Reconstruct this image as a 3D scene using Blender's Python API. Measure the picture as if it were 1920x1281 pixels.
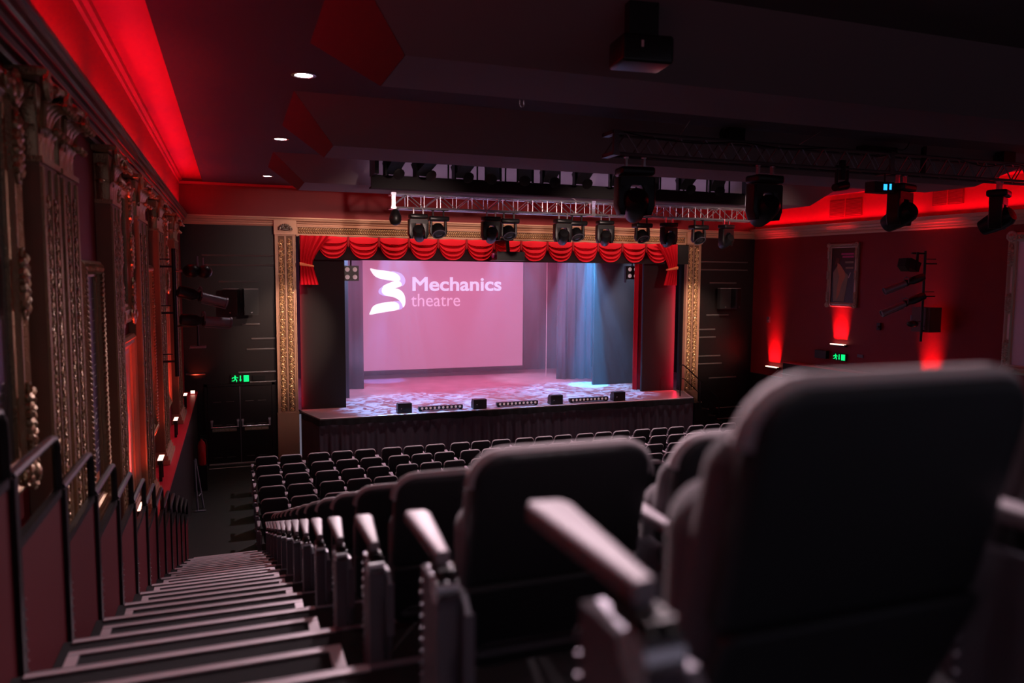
import bpy, math, random
from mathutils import Vector, Matrix
random.seed(7)
PI = math.pi
sc = bpy.context.scene
for o in list(bpy.data.objects): bpy.data.objects.remove(o)

# ------------------------------------------------------------------ camera
EYE = 4.68
YAW, PIT, ROL, FPX = .352695171, .0862823696, .00639922524, 1424.455
Fv = Vector((math.sin(YAW)*math.cos(PIT), math.cos(YAW)*math.cos(PIT), -math.sin(PIT)))
Rv = Vector((math.cos(YAW), -math.sin(YAW), 0)); Uv = Rv.cross(Fv)
R2 = Rv*math.cos(ROL)+Uv*math.sin(ROL); U2 = -Rv*math.sin(ROL)+Uv*math.cos(ROL)
cd = bpy.data.cameras.new('camera'); cam = bpy.data.objects.new('camera', cd)
sc.collection.objects.link(cam); sc.camera = cam
M = Matrix.Identity(4)
for i, v in enumerate((R2, U2, -Fv)):
    for j in range(3): M[j][i] = v[j]
M.translation = Vector((0, 0, EYE)); cam.matrix_world = M
cd.sensor_width = 36; cd.lens = FPX/1920*36
cd.clip_start = .05; cd.clip_end = 200
cd.dof.use_dof = True; cd.dof.focus_distance = 17; cd.dof.aperture_fstop = 1.5

# ------------------------------------------------------------------ world, view
w = bpy.data.worlds.new('world'); sc.world = w; w.use_nodes = True
w.node_tree.nodes['Background'].inputs[0].default_value = (.52, .47, .62, 1)
w.node_tree.nodes['Background'].inputs[1].default_value = .23
sc.view_settings.view_transform = 'Standard'; sc.view_settings.look = 'None'
sc.view_settings.exposure = 0.08; sc.view_settings.gamma = 1.0
sc.view_settings.use_curve_mapping = False
try:
    sc.cycles.use_denoising = True
    sc.cycles.max_bounces = 6; sc.cycles.diffuse_bounces = 3; sc.cycles.glossy_bounces = 3
    sc.cycles.sample_clamp_indirect = 4; sc.cycles.volume_bounces = 0
    sc.cycles.volume_step_rate = 4
except Exception: pass

# ------------------------------------------------------------------ lights
def aim(o, target):
    d = Vector(target)-o.location
    o.rotation_euler = d.to_track_quat('-Z', 'Y').to_euler()
def area(name, loc, target, sx, sy, power, color, spread=180):
    l = bpy.data.lights.new(name, 'AREA'); l.shape = 'RECTANGLE'; l.size = sx; l.size_y = sy
    l.energy = power; l.color = color; l.spread = math.radians(spread)
    o = bpy.data.objects.new(name, l); sc.collection.objects.link(o); o.location = loc; aim(o, target); return o
def spot(name, loc, target, deg, power, color, blend=.4, radius=.05):
    l = bpy.data.lights.new(name, 'SPOT'); l.energy = power; l.color = color
    l.spot_size = math.radians(deg); l.spot_blend = blend; l.shadow_soft_size = radius
    o = bpy.data.objects.new(name, l); sc.collection.objects.link(o); o.location = loc; aim(o, target); return o
RED = (1, .008, .045)
# LED strips lying on the two cornices, washing the coves
for i, y in enumerate((1.5, 5.5, 9.5, 13.5, 17.5)):
    o = area('cove_strip_left', (-.99, y, 6.19), (-.99, y, 7), .05, 3.6, 14, RED)
    o.rotation_euler = (PI, .55, 0)
RWA = .0701469           # the right wall turns a little inwards
def rw(y, off=0): return 15.3+(19.75-y)*math.tan(RWA)-off
for y in (9, 12.2, 15.4, 18):
    o = area('cove_strip_right', (rw(y, .16), y, 6.20), (rw(y, .16), y, 7), .05, 3.0, 17, RED)
    o.rotation_euler = (PI, -.3, RWA)
# house downlights in the left soffit (three in view, two more added out of view)
for y in (8.8, 13.0, 17.9, 4.6, .6):
    spot('downlight_lamp', (.8, y, 6.80), (.8, y, 0), 95, 26, (1, .80, .84), .9, .04)
# unseen spots added for fill: backward onto the seats, forward onto portal and truss
KEY = (1, .73, .81)
for x, y, z, tx, ty, tz, p, dg in ((1.7, 3.4, 6.6, .9, .8, 4.3, 520, 52), (2.4, 8.9, 6.1, .9, 2.6, 3.2, 640, 42), (2.2, 13.4, 6.1, .7, 5.5, 2.2, 1050, 42),
                        (8.5, 13.6, 6.1, 5.0, 8.0, 1.0, 1000, 80),
                        (4.2, 17.4, 6.1, 3.4, 14.2, .3, 1100, 95), (8.5, 17.4, 6.1, 8.0, 14.2, .3, 1100, 95), (12.2, 17.4, 6.1, 11.5, 14.2, .3, 800, 95)):
    spot('seat_fill_spot', (x, y, z), (tx, ty, tz), dg, p, KEY, .8, .10)
for x, tx in ((3.6, 2.6), (7.2, 7.2), (11.2, 11.9)):
    spot('portal_fill_spot', (x, 9.9, 5.75), (tx, 19.7, 4.3), 46, 700, (1, .68, .60), .9, .10)
# unseen lights added, red on the pelmet and tails, amber on the gilded portal
area('pelmet_wash', (6.9, 18.3, 3.2), (6.9, 19.3, 5.5), 9, .1, 30, (1, .02, .06), 90)
area('portal_wash', (7, 18.95, 6.45), (7, 19.62, 4.6), 11, .06, 55, (1, .66, .50), 120)
for x, s in ((2.0, 1), (12.4, -1)):
    spot('portal_spot', (x+s*1.2, 15.8, 5.9), (x-s*.7, 19.7, 3.2), 30, 1100, (1, .66, .50), .8, .05)
# red battens between portal and black masking
for x, s, p in ((1.58, 1, 10), (12.62, -1, 40)):
    area('side_batten', (x, 19.84, 2.9), (x+s*.6, 19.98, 2.9), .03, 3.2, p, RED, 170)
# stage: pink wash, blue beams
area('stage_wash', (6.8, 21.2, 6.5), (6.8, 23.4, 1.2), 7, .4, 250, (1, .17, .40), 110)
area('stage_wash', (6.8, 24.0, 6.6), (6.8, 22.0, 1.2), 6, .4, 100, (1, .20, .46), 110)
def gobo(o, scale, sharp):
    l = o.data; l.use_nodes = True; nt = l.node_tree; n = nt.nodes
    em = n['Emission']
    tc = n.new('ShaderNodeTexCoord'); no = n.new('ShaderNodeTexNoise'); cr = n.new('ShaderNodeValToRGB')
    no.inputs['Scale'].default_value = scale; no.inputs['Detail'].default_value = 1.5; no.inputs['Distortion'].default_value = 1.5
    cr.color_ramp.elements[0].position = .5-sharp; cr.color_ramp.elements[0].color = (0.10, 0.10, 0.10, 1)
    cr.color_ramp.elements[1].position = .5+sharp
    nt.links.new(tc.outputs['Normal'], no.inputs['Vector']); nt.links.new(no.outputs['Fac'], cr.inputs['Fac'])
    nt.links.new(cr.outputs['Color'], em.inputs['Strength'])
for (x, y, tx, ty, p) in ((4.2, 20.6, 4.5, 19.9, 4200), (7.4, 20.8, 7.6, 20.2, 2200), (9.9, 21.2, 10.0, 20.7, 4200)):
    gobo(spot('floor_gobo', (x, y, 6.6), (tx, ty, 1.2), 46, p*1.2, (.22, .50, 1), .5, .01), 17, .05)
spot('blue_beam', (10.55, 21.6, 6.4), (10.62, 21.75, 1.2), 16, 15000, (.02, .42, 1), .5, .03)
spot('blue_beam', (4.6, 24.2, 6.0), (4.55, 24.5, 3.2), 22, 1600, (.12, .30, 1), .6, .03)
spot('white_beam', (9.3, 23.0, 6.2), (9.5, 23.6, 1.2), 40, 900, (.75, .6, 1), .7, .03)
spot('white_beam', (11.9, 20.9, 6.0), (11.0, 21.4, 1.2), 40, 700, (.6, .7, 1), .7, .03)
spot('white_beam', (3.0, 21.0, 6.2), (3.2, 22.2, 1.2), 40, 900, (.5, .6, 1), .7, .03)

# ------------------------------------------------------------------ materials
MATS = {}
def mat(name, col, rough=.6, metal=0., spec=.5, bump=0., bscale=60., em=None, es=0., var=0., vscale=8., sheen=0.):
    m = bpy.data.materials.new(name); m.use_nodes = True; nt = m.node_tree; b = nt.nodes['Principled BSDF']
    b.inputs['Base Color'].default_value = (*col, 1); b.inputs['Roughness'].default_value = rough
    b.inputs['Metallic'].default_value = metal
    b.inputs['Specular IOR Level'].default_value = spec
    if sheen: b.inputs['Sheen Weight'].default_value = sheen; b.inputs['Sheen Roughness'].default_value = .4
    tc = nt.nodes.new('ShaderNodeTexCoord')
    if var:
        n = nt.nodes.new('ShaderNodeTexNoise'); n.inputs['Scale'].default_value = vscale; n.inputs['Detail'].default_value = 4
        mx = nt.nodes.new('ShaderNodeMixRGB'); mx.inputs['Color1'].default_value = (*[c*(1-var) for c in col], 1)
        mx.inputs['Color2'].default_value = (*[min(1, c*(1+var)) for c in col], 1)
        nt.links.new(tc.outputs['Object'], n.inputs['Vector']); nt.links.new(n.outputs['Fac'], mx.inputs['Fac'])
        nt.links.new(mx.outputs['Color'], b.inputs['Base Color'])
    if bump:
        n = nt.nodes.new('ShaderNodeTexNoise'); n.inputs['Scale'].default_value = bscale; n.inputs['Detail'].default_value = 3
        bp = nt.nodes.new('ShaderNodeBump'); bp.inputs['Strength'].default_value = bump; bp.inputs['Distance'].default_value = .01
        nt.links.new(tc.outputs['Object'], n.inputs['Vector']); nt.links.new(n.outputs['Fac'], bp.inputs['Height'])
        nt.links.new(bp.outputs['Normal'], b.inputs['Normal'])
    if em: b.inputs['Emission Color'].default_value = (*em, 1); b.inputs['Emission Strength'].default_value = es
    MATS[name] = m; return m
shell = mat('charcoal_shell', (.018, .019, .023), .55, bump=.15, bscale=220)
fabric = mat('seat_fabric', (.12, .105, .118), .9, bump=.5, bscale=260, sheen=.4)
lit_rim = mat('lit_seat_edge', (.50, .44, .46), .7, bump=.2, bscale=300, sheen=.5)
armm = mat('armrest_plastic', (.33, .29, .32), .48, bump=.05)
steel = mat('grey_powder_coat', (.20, .19, .23), .38, .3)
silver = mat('silver_cap', (.75, .72, .76), .22, .9)
alu = mat('ribbed_aluminium', (.66, .58, .62), .5, .25, bump=.1, bscale=300)
carpet = mat('dark_carpet', (.013, .012, .015), .95, bump=.8, bscale=400, var=.5, vscale=120)
blackf = mat('black_floor', (.011, .012, .011), .5, var=.2)
blackm = mat('black_metal', (.012, .012, .013), .38, .2)
blackp = mat('black_paint', (.011, .008, .009), .42, var=.2)
blackg = mat('black_moulding', (.10, .085, .088), .28)
redw = mat('red_wall_paint', (.26, .008, .014), .55, bump=.05, var=.08, vscale=2)
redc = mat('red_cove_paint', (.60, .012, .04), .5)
redp = mat('maroon_panel', (.115, .004, .011), .75, spec=.15)
reds = mat('red_shelf_paint', (.75, .02, .05), .4)
ceilm = mat('ceiling_paint', (.072, .066, .076), .85, var=.05, vscale=.6)
beamm = mat('bulkhead_paint', (.19, .155, .17), .8)
hipm = mat('red_bulkhead_end_paint', (.07, .012, .016), .7)
gold = mat('gilt', (.80, .52, .27), .30, .7, bump=.3, bscale=90)
goldp = mat('bronze_gold_paint', (.58, .34, .23), .48, .3, bump=.05, bscale=160)
goldd = mat('bronze_recess_shade', (.20, .10, .055), .6, .3)  # darker bronze that paints shade behind the relief
goldk = mat('aged_gilt', (.50, .35, .20), .34, .75, bump=.5, bscale=70)
pilp = mat('pilaster_paint', (.32, .18, .11), .5, .25, var=.2, vscale=3)
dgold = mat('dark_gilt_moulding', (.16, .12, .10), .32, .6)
silf = mat('silver_gilt', (.50, .46, .36), .4, .6, bump=.4, bscale=60)
vel = mat('red_velvet', (.60, .004, .018), .8, spec=.2, bump=.2, bscale=300)
veld = mat('dark_red_lining', (.30, .006, .012), .8)
tieb = mat('orange_tieback', (.85, .22, .08), .6)
drape = mat('black_drape', (.013, .012, .014), .95, bump=.3, bscale=120)
drapeb = mat('blue_grey_drape', (.085, .09, .12), .95, bump=.3, bscale=120)
skirt = mat('stage_skirt_cloth', (.11, .085, .11), .9, bump=.3, bscale=60)  # raised tone stands in for house light and haze on the cloth
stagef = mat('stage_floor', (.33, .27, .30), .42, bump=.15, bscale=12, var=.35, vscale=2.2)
trussm = mat('aluminium_truss', (.80, .76, .80), .25, .8)
trussk = mat('black_truss', (.16, .14, .16), .38, .4)
screenm = mat('lit_projection_screen', (.12, .07, .09), .9, em=(.52, .165, .33), es=.74)
logow = mat('projected_white', (.1, .1, .1), .9, em=(1, .93, 1), es=1.15)
logol = mat('projected_lilac', (.1, .1, .1), .9, em=(.60, .42, .95), es=.95)
logot = mat('projected_pale_lilac', (.1, .1, .1), .9, em=(.78, .62, 1), es=.95)
logop = mat('projected_pale_pink', (.1, .1, .1), .9, em=(.86, .42, .72), es=.95)
green = mat('exit_green', (0, .02, 0), .5, em=(0, .85, .16), es=1.6)
greend = mat('exit_dark', (.004, .02, .008), .5)
lampw = mat('lamp_white', (1, 1, 1), .5, em=(1, .90, 1), es=9)
lampr = mat('lamp_warm_red', (1, .6, .5), .5, em=(1, .50, .38), es=3.2)
lampb = mat('lamp_blue', (.1, .2, .4), .5, em=(.02, .35, 1), es=2)
glass = mat('lens_glass', (.05, .05, .06), .08, .3)
pinklens = mat('pale_lens', (.55, .42, .44), .3, em=(.9, .6, .62), es=.25)
mirror = mat('pale_mirror', (.80, .80, .92), .45, .1)
pwhite = mat('pale_grey_paint', (.55, .5, .52), .5)
red_ext = mat('extinguisher_red', (.65, .01, .015), .3, em=None)
posterp = mat('poster_purple', (.10, .055, .12), .35)
posterm = mat('poster_magenta', (.45, .04, .22), .35)
posterw = mat('poster_white', (.62, .56, .58), .5)
posterc = mat('poster_cream', (.68, .42, .24), .5)
postero = mat('poster_orange', (.62, .16, .05), .5)
posterb = mat('poster_brown', (.10, .035, .02), .5)
posterk = mat('poster_black', (.012, .008, .008), .3)
posterg = mat('poster_olive', (.28, .26, .16), .5)
posters = mat('poster_skin', (.55, .27, .13), .5)
posterr = mat('poster_red', (.55, .02, .02), .4)

# ------------------------------------------------------------------ helpers
COL = sc.collection
class MB:
    def __init__(s): s.v = []; s.f = []
    def add(s, vs, fs):
        n = len(s.v); s.v += [tuple(v) for v in vs]; s.f += [tuple(i+n for i in f) for f in fs]; return s
    def box(s, x0, x1, y0, y1, z0, z1, R=None, c=None):
        vs = [(x, y, z) for z in (z0, z1) for y in (y0, y1) for x in (x0, x1)]
        if R is not None:
            c = Vector(c or (0, 0, 0)); vs = [R @ (Vector(v)-c)+c for v in vs]
        return s.add(vs, [(0, 2, 3, 1), (4, 5, 7, 6), (0, 1, 5, 4), (2, 6, 7, 3), (0, 4, 6, 2), (1, 3, 7, 5)])
    def cyl(s, p0, p1, r0, r1=None, n=10, caps=True):
        r1 = r0 if r1 is None else r1
        p0 = Vector(p0); p1 = Vector(p1); d = (p1-p0).normalized()
        a = d.orthogonal().normalized(); b = d.cross(a); vs = []
        for p, r in ((p0, r0), (p1, r1)):
            for i in range(n):
                t = 2*PI*i/n; vs.append(p+a*r*math.cos(t)+b*r*math.sin(t))
        fs = [(i, (i+1) % n, n+(i+1) % n, n+i) for i in range(n)]
        if caps: fs += [tuple(range(n))[::-1], tuple(range(n, 2*n))]
        return s.add(vs, fs)
    def tube(s, pts, r, n=6, rr=None):
        pts = [Vector(p) for p in pts]; vs = []; a = None
        for i, p in enumerate(pts):
            d = (pts[min(i+1, len(pts)-1)]-pts[max(i-1, 0)]).normalized()
            if a is None: a = d.orthogonal().normalized()
            else:
                a = (a-d*a.dot(d)); a = a.normalized() if a.length > 1e-6 else d.orthogonal().normalized()
            b = d.cross(a); q = rr[i] if rr else r
            for k in range(n):
                t = 2*PI*k/n; vs.append(p+a*q*math.cos(t)+b*q*math.sin(t))
        fs = []
        for i in range(len(pts)-1):
            for k in range(n): fs.append((i*n+k, i*n+(k+1) % n, (i+1)*n+(k+1) % n, (i+1)*n+k))
        fs += [tuple(range(n))[::-1], tuple(range((len(pts)-1)*n, len(pts)*n))]
        return s.add(vs, fs)
    def lathe(s, prof, axis0, axisd, n=16):   # prof: (r, t along the axis)
        p0 = Vector(axis0); d = Vector(axisd).normalized(); a = d.orthogonal().normalized(); b = d.cross(a); vs = []
        for r, t in prof:
            for k in range(n):
                q = 2*PI*k/n; vs.append(p0+d*t+a*r*math.cos(q)+b*r*math.sin(q))
        fs = []
        for i in range(len(prof)-1):
            for k in range(n): fs.append((i*n+k, i*n+(k+1) % n, (i+1)*n+(k+1) % n, (i+1)*n+k))
        fs += [tuple(range(n))[::-1], tuple(range((len(prof)-1)*n, len(prof)*n))]
        return s.add(vs, fs)
    def ball(s, c, rx, ry=None, rz=None, n=8, m=5, R=None):
        ry = ry or rx; rz = rz or rx; c = Vector(c); vs = []
        for j in range(m+1):
            ph = PI*j/m
            for i in range(n):
                t = 2*PI*i/n; v = Vector((rx*math.sin(ph)*math.cos(t), ry*math.sin(ph)*math.sin(t), rz*math.cos(ph)))
                if R is not None: v = R @ v
                vs.append(c+v)
        fs = [(j*n+i, (j+1)*n+i, (j+1)*n+(i+1) % n, j*n+(i+1) % n) for j in range(m) for i in range(n)]
        return s.add(vs, fs)
    def prism(s, poly, h, axis='y', at=0.):   # 2D outline pushed along an axis
        n = len(poly); vs = []
        for t in (at, at+h):
            for a, b in poly:
                vs.append({'y': (a, t, b), 'x': (t, a, b), 'z': (a, b, t)}[axis])
        fs = [(i, (i+1) % n, n+(i+1) % n, n+i) for i in range(n)]+[tuple(range(n))[::-1], tuple(range(n, 2*n))]
        return s.add(vs, fs)
    def slab(s, poly, th, bev, fn, seg=3):    # rounded pillow: outline poly (a,b), thickness along c; fn maps (a,b,c)
        n = len(poly); cx = sum(p[0] for p in poly)/n; cy = sum(p[1] for p in poly)/n
        nrm = []
        for i in range(n):
            a = Vector(poly[i-1]); b = Vector(poly[(i+1) % n]); d = (b-a).normalized(); nrm.append(Vector((d.y, -d.x)))
        if sum((poly[i][0]-cx)*nrm[i].x+(poly[i][1]-cy)*nrm[i].y for i in range(n)) < 0: nrm = [-q for q in nrm]
        rings = []
        for k in range(seg+1):
            t = k/seg*PI/2; rings.append((bev*(1-math.sin(t)), bev*(1-math.cos(t))))
        rings += [(i_, th-c_) for i_, c_ in rings[::-1]]
        vs = []
        for ins, c in rings:
            for i in range(n):
                vs.append(fn(poly[i][0]-nrm[i].x*ins, poly[i][1]-nrm[i].y*ins, c))
        fs = []
        for j in range(len(rings)-1):
            for i in range(n): fs.append((j*n+i, j*n+(i+1) % n, (j+1)*n+(i+1) % n, (j+1)*n+i))
        fs += [tuple(range(n))[::-1], tuple(range((len(rings)-1)*n, len(rings)*n))]
        return s.add(vs, fs)
    def grid(s, nu, nv, fn):
        vs = [fn(i/nu, j/nv) for j in range(nv+1) for i in range(nu+1)]
        fs = [(j*(nu+1)+i, j*(nu+1)+i+1, (j+1)*(nu+1)+i+1, (j+1)*(nu+1)+i) for j in range(nv) for i in range(nu)]
        return s.add(vs, fs)
    def xf(s, R, t=(0, 0, 0)):
        t = Vector(t); s.v = [tuple(R @ Vector(v)+t) for v in s.v]; return s
    def mesh(s, name, m, smooth=False):
        me = bpy.data.meshes.new(name); me.from_pydata(s.v, [], s.f); me.materials.append(m)
        import bmesh
        bm = bmesh.new(); bm.from_mesh(me); bmesh.ops.recalc_face_normals(bm, faces=bm.faces); bm.to_mesh(me); bm.free()
        if smooth:
            me.polygons.foreach_set('use_smooth', [True]*len(me.polygons))
            try: me.set_sharp_from_angle(angle=math.radians(42))
            except Exception: pass
        return me
    def build(s, name, m, parent=None, smooth=False):
        o = bpy.data.objects.new(name, s.mesh(name, m, smooth)); COL.objects.link(o)
        if parent: o.parent = parent
        return o
def tag(o, label=None, cat=None, group=None, kind=None):
    if label: o['label'] = label
    if cat: o['category'] = cat
    if group: o['group'] = group
    if kind: o['kind'] = kind
    return o
def struct(o, label=None): o['kind'] = 'structure'; return tag(o, label)
def thing(name, label, cat, loc=(0, 0, 0), rz=0, group=None):
    o = bpy.data.objects.new(name, None); COL.objects.link(o); o.empty_display_size = .1
    o.location = loc; o.rotation_euler = (0, 0, rz); return tag(o, label, cat, group)
def copy_tree(o, parent=None, kids=None):
    c = o.copy(); COL.objects.link(c); c.parent = parent
    for ch in o.children: copy_tree(ch, c)
    return c
def dup(root, loc, label, rz=None, group=None, skip=()):
    r = root.copy(); COL.objects.link(r); r.location = loc; r['label'] = label
    if rz is not None: r.rotation_euler = (0, 0, rz)
    if group: r['group'] = group
    for ch in root.children:
        if ch.name.split('.')[0] in skip: continue
        copy_tree(ch, r)
    return r
def rrect(x0, x1, z0, z1, r, rb=None, n=6):
    rb = r if rb is None else rb; pts = []
    for cx, cz, a, q in ((x1-r, z1-r, 0, r), (x0+r, z1-r, PI/2, r), (x0+rb, z0+rb, PI, rb), (x1-rb, z0+rb, 1.5*PI, rb)):
        for k in range(n+1):
            t = a+k/n*PI/2; pts.append((cx+q*math.cos(t), cz+q*math.sin(t)))
    return pts
def to_mesh(o, parent):
    bpy.context.view_layer.update(); dg = bpy.context.evaluated_depsgraph_get()
    me = bpy.data.meshes.new_from_object(o.evaluated_get(dg)); m_ = o.data.materials[0]
    n_ = bpy.data.objects.new(o.name, me); n_.matrix_basis = o.matrix_basis.copy(); nm = o.name; bpy.data.objects.remove(o); n_.name = nm
    if not me.materials: me.materials.append(m_)
    COL.objects.link(n_); n_.parent = parent; return n_
ORD = ['first', 'second', 'third', 'fourth', 'fifth', 'sixth', 'seventh', 'eighth', 'ninth', 'tenth', 'eleventh', 'twelfth',
       'thirteenth', 'fourteenth', 'fifteenth', 'sixteenth', 'seventeenth', 'eighteenth', 'nineteenth', 'twentieth', 'twenty-first',
       'twenty-second', 'twenty-third', 'twenty-fourth', 'twenty-fifth', 'twenty-sixth']

# ------------------------------------------------------------------ room shell
LW = -1.13
struct(MB().box(-1.4, 17, 12.0, 20, -.12, 0).build('floor', blackf))
struct(MB().box(LW-.2, LW, -2.5, 19.9, 0, 7.05).build('wall_left', redw))
m = MB(); m.add([(rw(-2.5), -2.5, 1.70), (rw(19.9), 19.9, 1.70), (rw(19.9)+.2, 19.9, 1.70), (rw(-2.5)+.2, -2.5, 1.70),
                 (rw(-2.5), -2.5, 7.05), (rw(19.9), 19.9, 7.05), (rw(19.9)+.2, 19.9, 7.05), (rw(-2.5)+.2, -2.5, 7.05)],
                [(0, 1, 5, 4), (1, 2, 6, 5), (2, 3, 7, 6), (3, 0, 4, 7), (4, 5, 6, 7), (3, 2, 1, 0)])
struct(m.build('wall_right', redw))
m = MB(); m.add([(rw(0, .03), 0, 0), (rw(19.9, .03), 19.9, 0), (rw(19.9)+.2, 19.9, 0), (rw(0)+.2, 0, 0),
                 (rw(0, .03), 0, 1.69), (rw(19.9, .03), 19.9, 1.69), (rw(19.9)+.2, 19.9, 1.69), (rw(0)+.2, 0, 1.69)],
                [(0, 1, 5, 4), (1, 2, 6, 5), (2, 3, 7, 6), (3, 0, 4, 7), (4, 5, 6, 7), (3, 2, 1, 0)])
struct(m.build('baseboard_right', blackp))
# proscenium wall: black below the cornice, red above it
BY = 19.75
m = MB().box(LW, 1.5, BY, BY+.25, 0, 5.88).box(12.76, 15.6, BY, BY+.25, 0, 5.88)
struct(m.build('wall_back', blackp))
struct(MB().box(LW, 15.6, BY-.001, BY+.25, 5.88, 7.05).box(1.5, 12.76, BY+.02, BY+.25, 5.66, 5.88).build('wall_back', redw))
# flat ceiling with a raised red strip along each side wall
m = MB().box(-.60, 15.0, -2.5, 11.9, 6.86, 7.0).box(-.60, 2.43, 11.9, 14.6, 6.86, 7.0).box(10.75, 15.0, 11.9, 14.6, 6.86, 7.0)
m.box(-.60, 15.0, 14.6, 19.9, 6.86, 7.0).box(2.43, 10.75, 11.9, 14.6, 7.3, 7.4)
struct(m.build('ceiling', ceilm))
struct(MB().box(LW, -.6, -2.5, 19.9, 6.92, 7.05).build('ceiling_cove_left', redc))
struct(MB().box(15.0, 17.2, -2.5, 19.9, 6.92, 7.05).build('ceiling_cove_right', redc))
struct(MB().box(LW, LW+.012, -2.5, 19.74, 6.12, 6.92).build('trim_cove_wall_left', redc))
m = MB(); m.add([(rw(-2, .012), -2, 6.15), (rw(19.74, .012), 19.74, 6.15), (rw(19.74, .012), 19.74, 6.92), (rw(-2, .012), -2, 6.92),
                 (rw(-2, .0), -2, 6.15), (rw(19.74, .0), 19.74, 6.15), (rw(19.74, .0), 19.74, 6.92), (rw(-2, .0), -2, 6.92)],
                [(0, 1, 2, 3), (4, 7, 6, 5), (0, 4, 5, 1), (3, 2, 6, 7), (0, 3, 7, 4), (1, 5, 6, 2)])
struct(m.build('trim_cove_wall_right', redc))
# hipped cross bulkheads under the ceiling
def bulkhead(yn, yl0, yl1, yf, nm):
    zt, zb = 6.86, 6.40; xa, xb, xc, xd = .75, 1.32, 13.1, 13.65
    v = [(xa, yn, zt), (xd, yn, zt), (xd, yf, zt), (xa, yf, zt), (xb, yl0, zb), (xc, yl0, zb), (xc, yl1, zb), (xb, yl1, zb)]
    b = struct(MB().add(v, [(0, 1, 5, 4), (4, 5, 6, 7), (2, 3, 7, 6)]).build(nm, beamm))
    MB().add([(x-.004, y, z) for x, y, z in (v[0], v[4], v[7], v[3])], [(0, 1, 2, 3)]).build('bulkhead_end', hipm, b)
    MB().add([(x+.004, y, z) for x, y, z in (v[1], v[2], v[6], v[5])], [(0, 1, 2, 3)]).build('bulkhead_end', hipm, b)
bulkhead(5.3, 6.05, 7.1, 7.6, 'ceiling_bulkhead')
bulkhead(9.6, 10.55, 11.65, 11.85, 'ceiling_bulkhead')
bulkhead(14.45, 14.9, 16.3, 16.5, 'ceiling_bulkhead')
# mouldings
def profile_x(prof, x0, x1):      # prof (depth out of the wall, z) along x, wall at BY
    return MB().prism([(BY-d, z) for d, z in prof], x1-x0, 'x', x0)
CP = [(0, 5.86), (.03, 5.86), (.05, 5.90), (.05, 5.93), (.08, 5.94), (.09, 5.98), (.13, 6.00), (.14, 6.04), (.16, 6.05), (.16, 6.08), (0, 6.08)]
struct(profile_x(CP, LW, 15.35).build('trim_cornice_back', goldp))
struct(profile_x([(0, 6.80), (.05, 6.80), (.08, 6.855), (0, 6.855)], LW, 15.35).build('trim_ceiling_back', redc))
# left cornice, deep and dark, with its ribs
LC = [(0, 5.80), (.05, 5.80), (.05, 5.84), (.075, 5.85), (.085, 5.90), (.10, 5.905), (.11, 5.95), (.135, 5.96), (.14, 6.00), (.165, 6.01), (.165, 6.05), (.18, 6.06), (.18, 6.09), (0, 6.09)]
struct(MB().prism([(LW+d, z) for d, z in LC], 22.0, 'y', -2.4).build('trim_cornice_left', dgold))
m = MB()
for z0, d in ((5.845, .088), (5.90, .112), (5.952, .142)): m.box(LW+d-.01, LW+d, -2.4, 19.6, z0, z0+.014)
struct(m.build('trim_cornice_ribs_left', reds))
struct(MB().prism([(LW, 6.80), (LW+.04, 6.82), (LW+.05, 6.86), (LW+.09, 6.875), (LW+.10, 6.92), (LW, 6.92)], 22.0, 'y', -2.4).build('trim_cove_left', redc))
RC = [(0, 5.85), (.03, 5.85), (.05, 5.89), (.05, 5.92), (.09, 5.93), (.10, 5.98), (.15, 6.00), (.17, 6.05), (.20, 6.07), (.21, 6.13), (.22, 6.15), (0, 6.15)]
m = MB(); n = len(RC); vs = []
for y in (-2, 19.74):
    for d, z in RC: vs.append((rw(y, d), y, z))
m.add(vs, [(i, (i+1) % n, n+(i+1) % n, n+i) for i in range(n)]+[tuple(range(n))[::-1], tuple(range(n, 2*n))])
struct(m.build('trim_cornice_right', goldp))
# thin mouldings on the black back wall, mirrored left and right of the portal
def mould(lst, nm):
    m = MB()
    for x0, x1, z in lst:
        m.prism([(BY, z-.022), (BY-.02, z-.022), (BY-.028, z), (BY-.012, z+.02), (BY, z+.02)], x1-x0, 'x', x0)
    struct(m.build(nm, blackg))
mould([(-.67, .98, 5.13), (-.67, .98, 4.90), (-.3, .62, 4.50), (.42, .98, 3.09), (.3, .98, 2.83), (.1, .98, 2.26), (.36, .98, 2.01), (-1.1, -.66, 2.26), (.2, .62, 3.45)], 'trim_panel_moulding_left')
mould([(13.3, 15.05, 5.14), (13.3, 15.05, 4.90), (13.68, 14.65, 4.50), (13.6, 14.4, 3.52), (13.3, 13.92, 3.08), (13.3, 13.95, 2.84), (13.3, 14.14, 2.26), (13.3, 14.2, 2.02), (13.75, 14.75, 1.57), (14.0, 15.0, .62), (14.1, 15.2, .27)], 'trim_panel_moulding_right')
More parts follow.
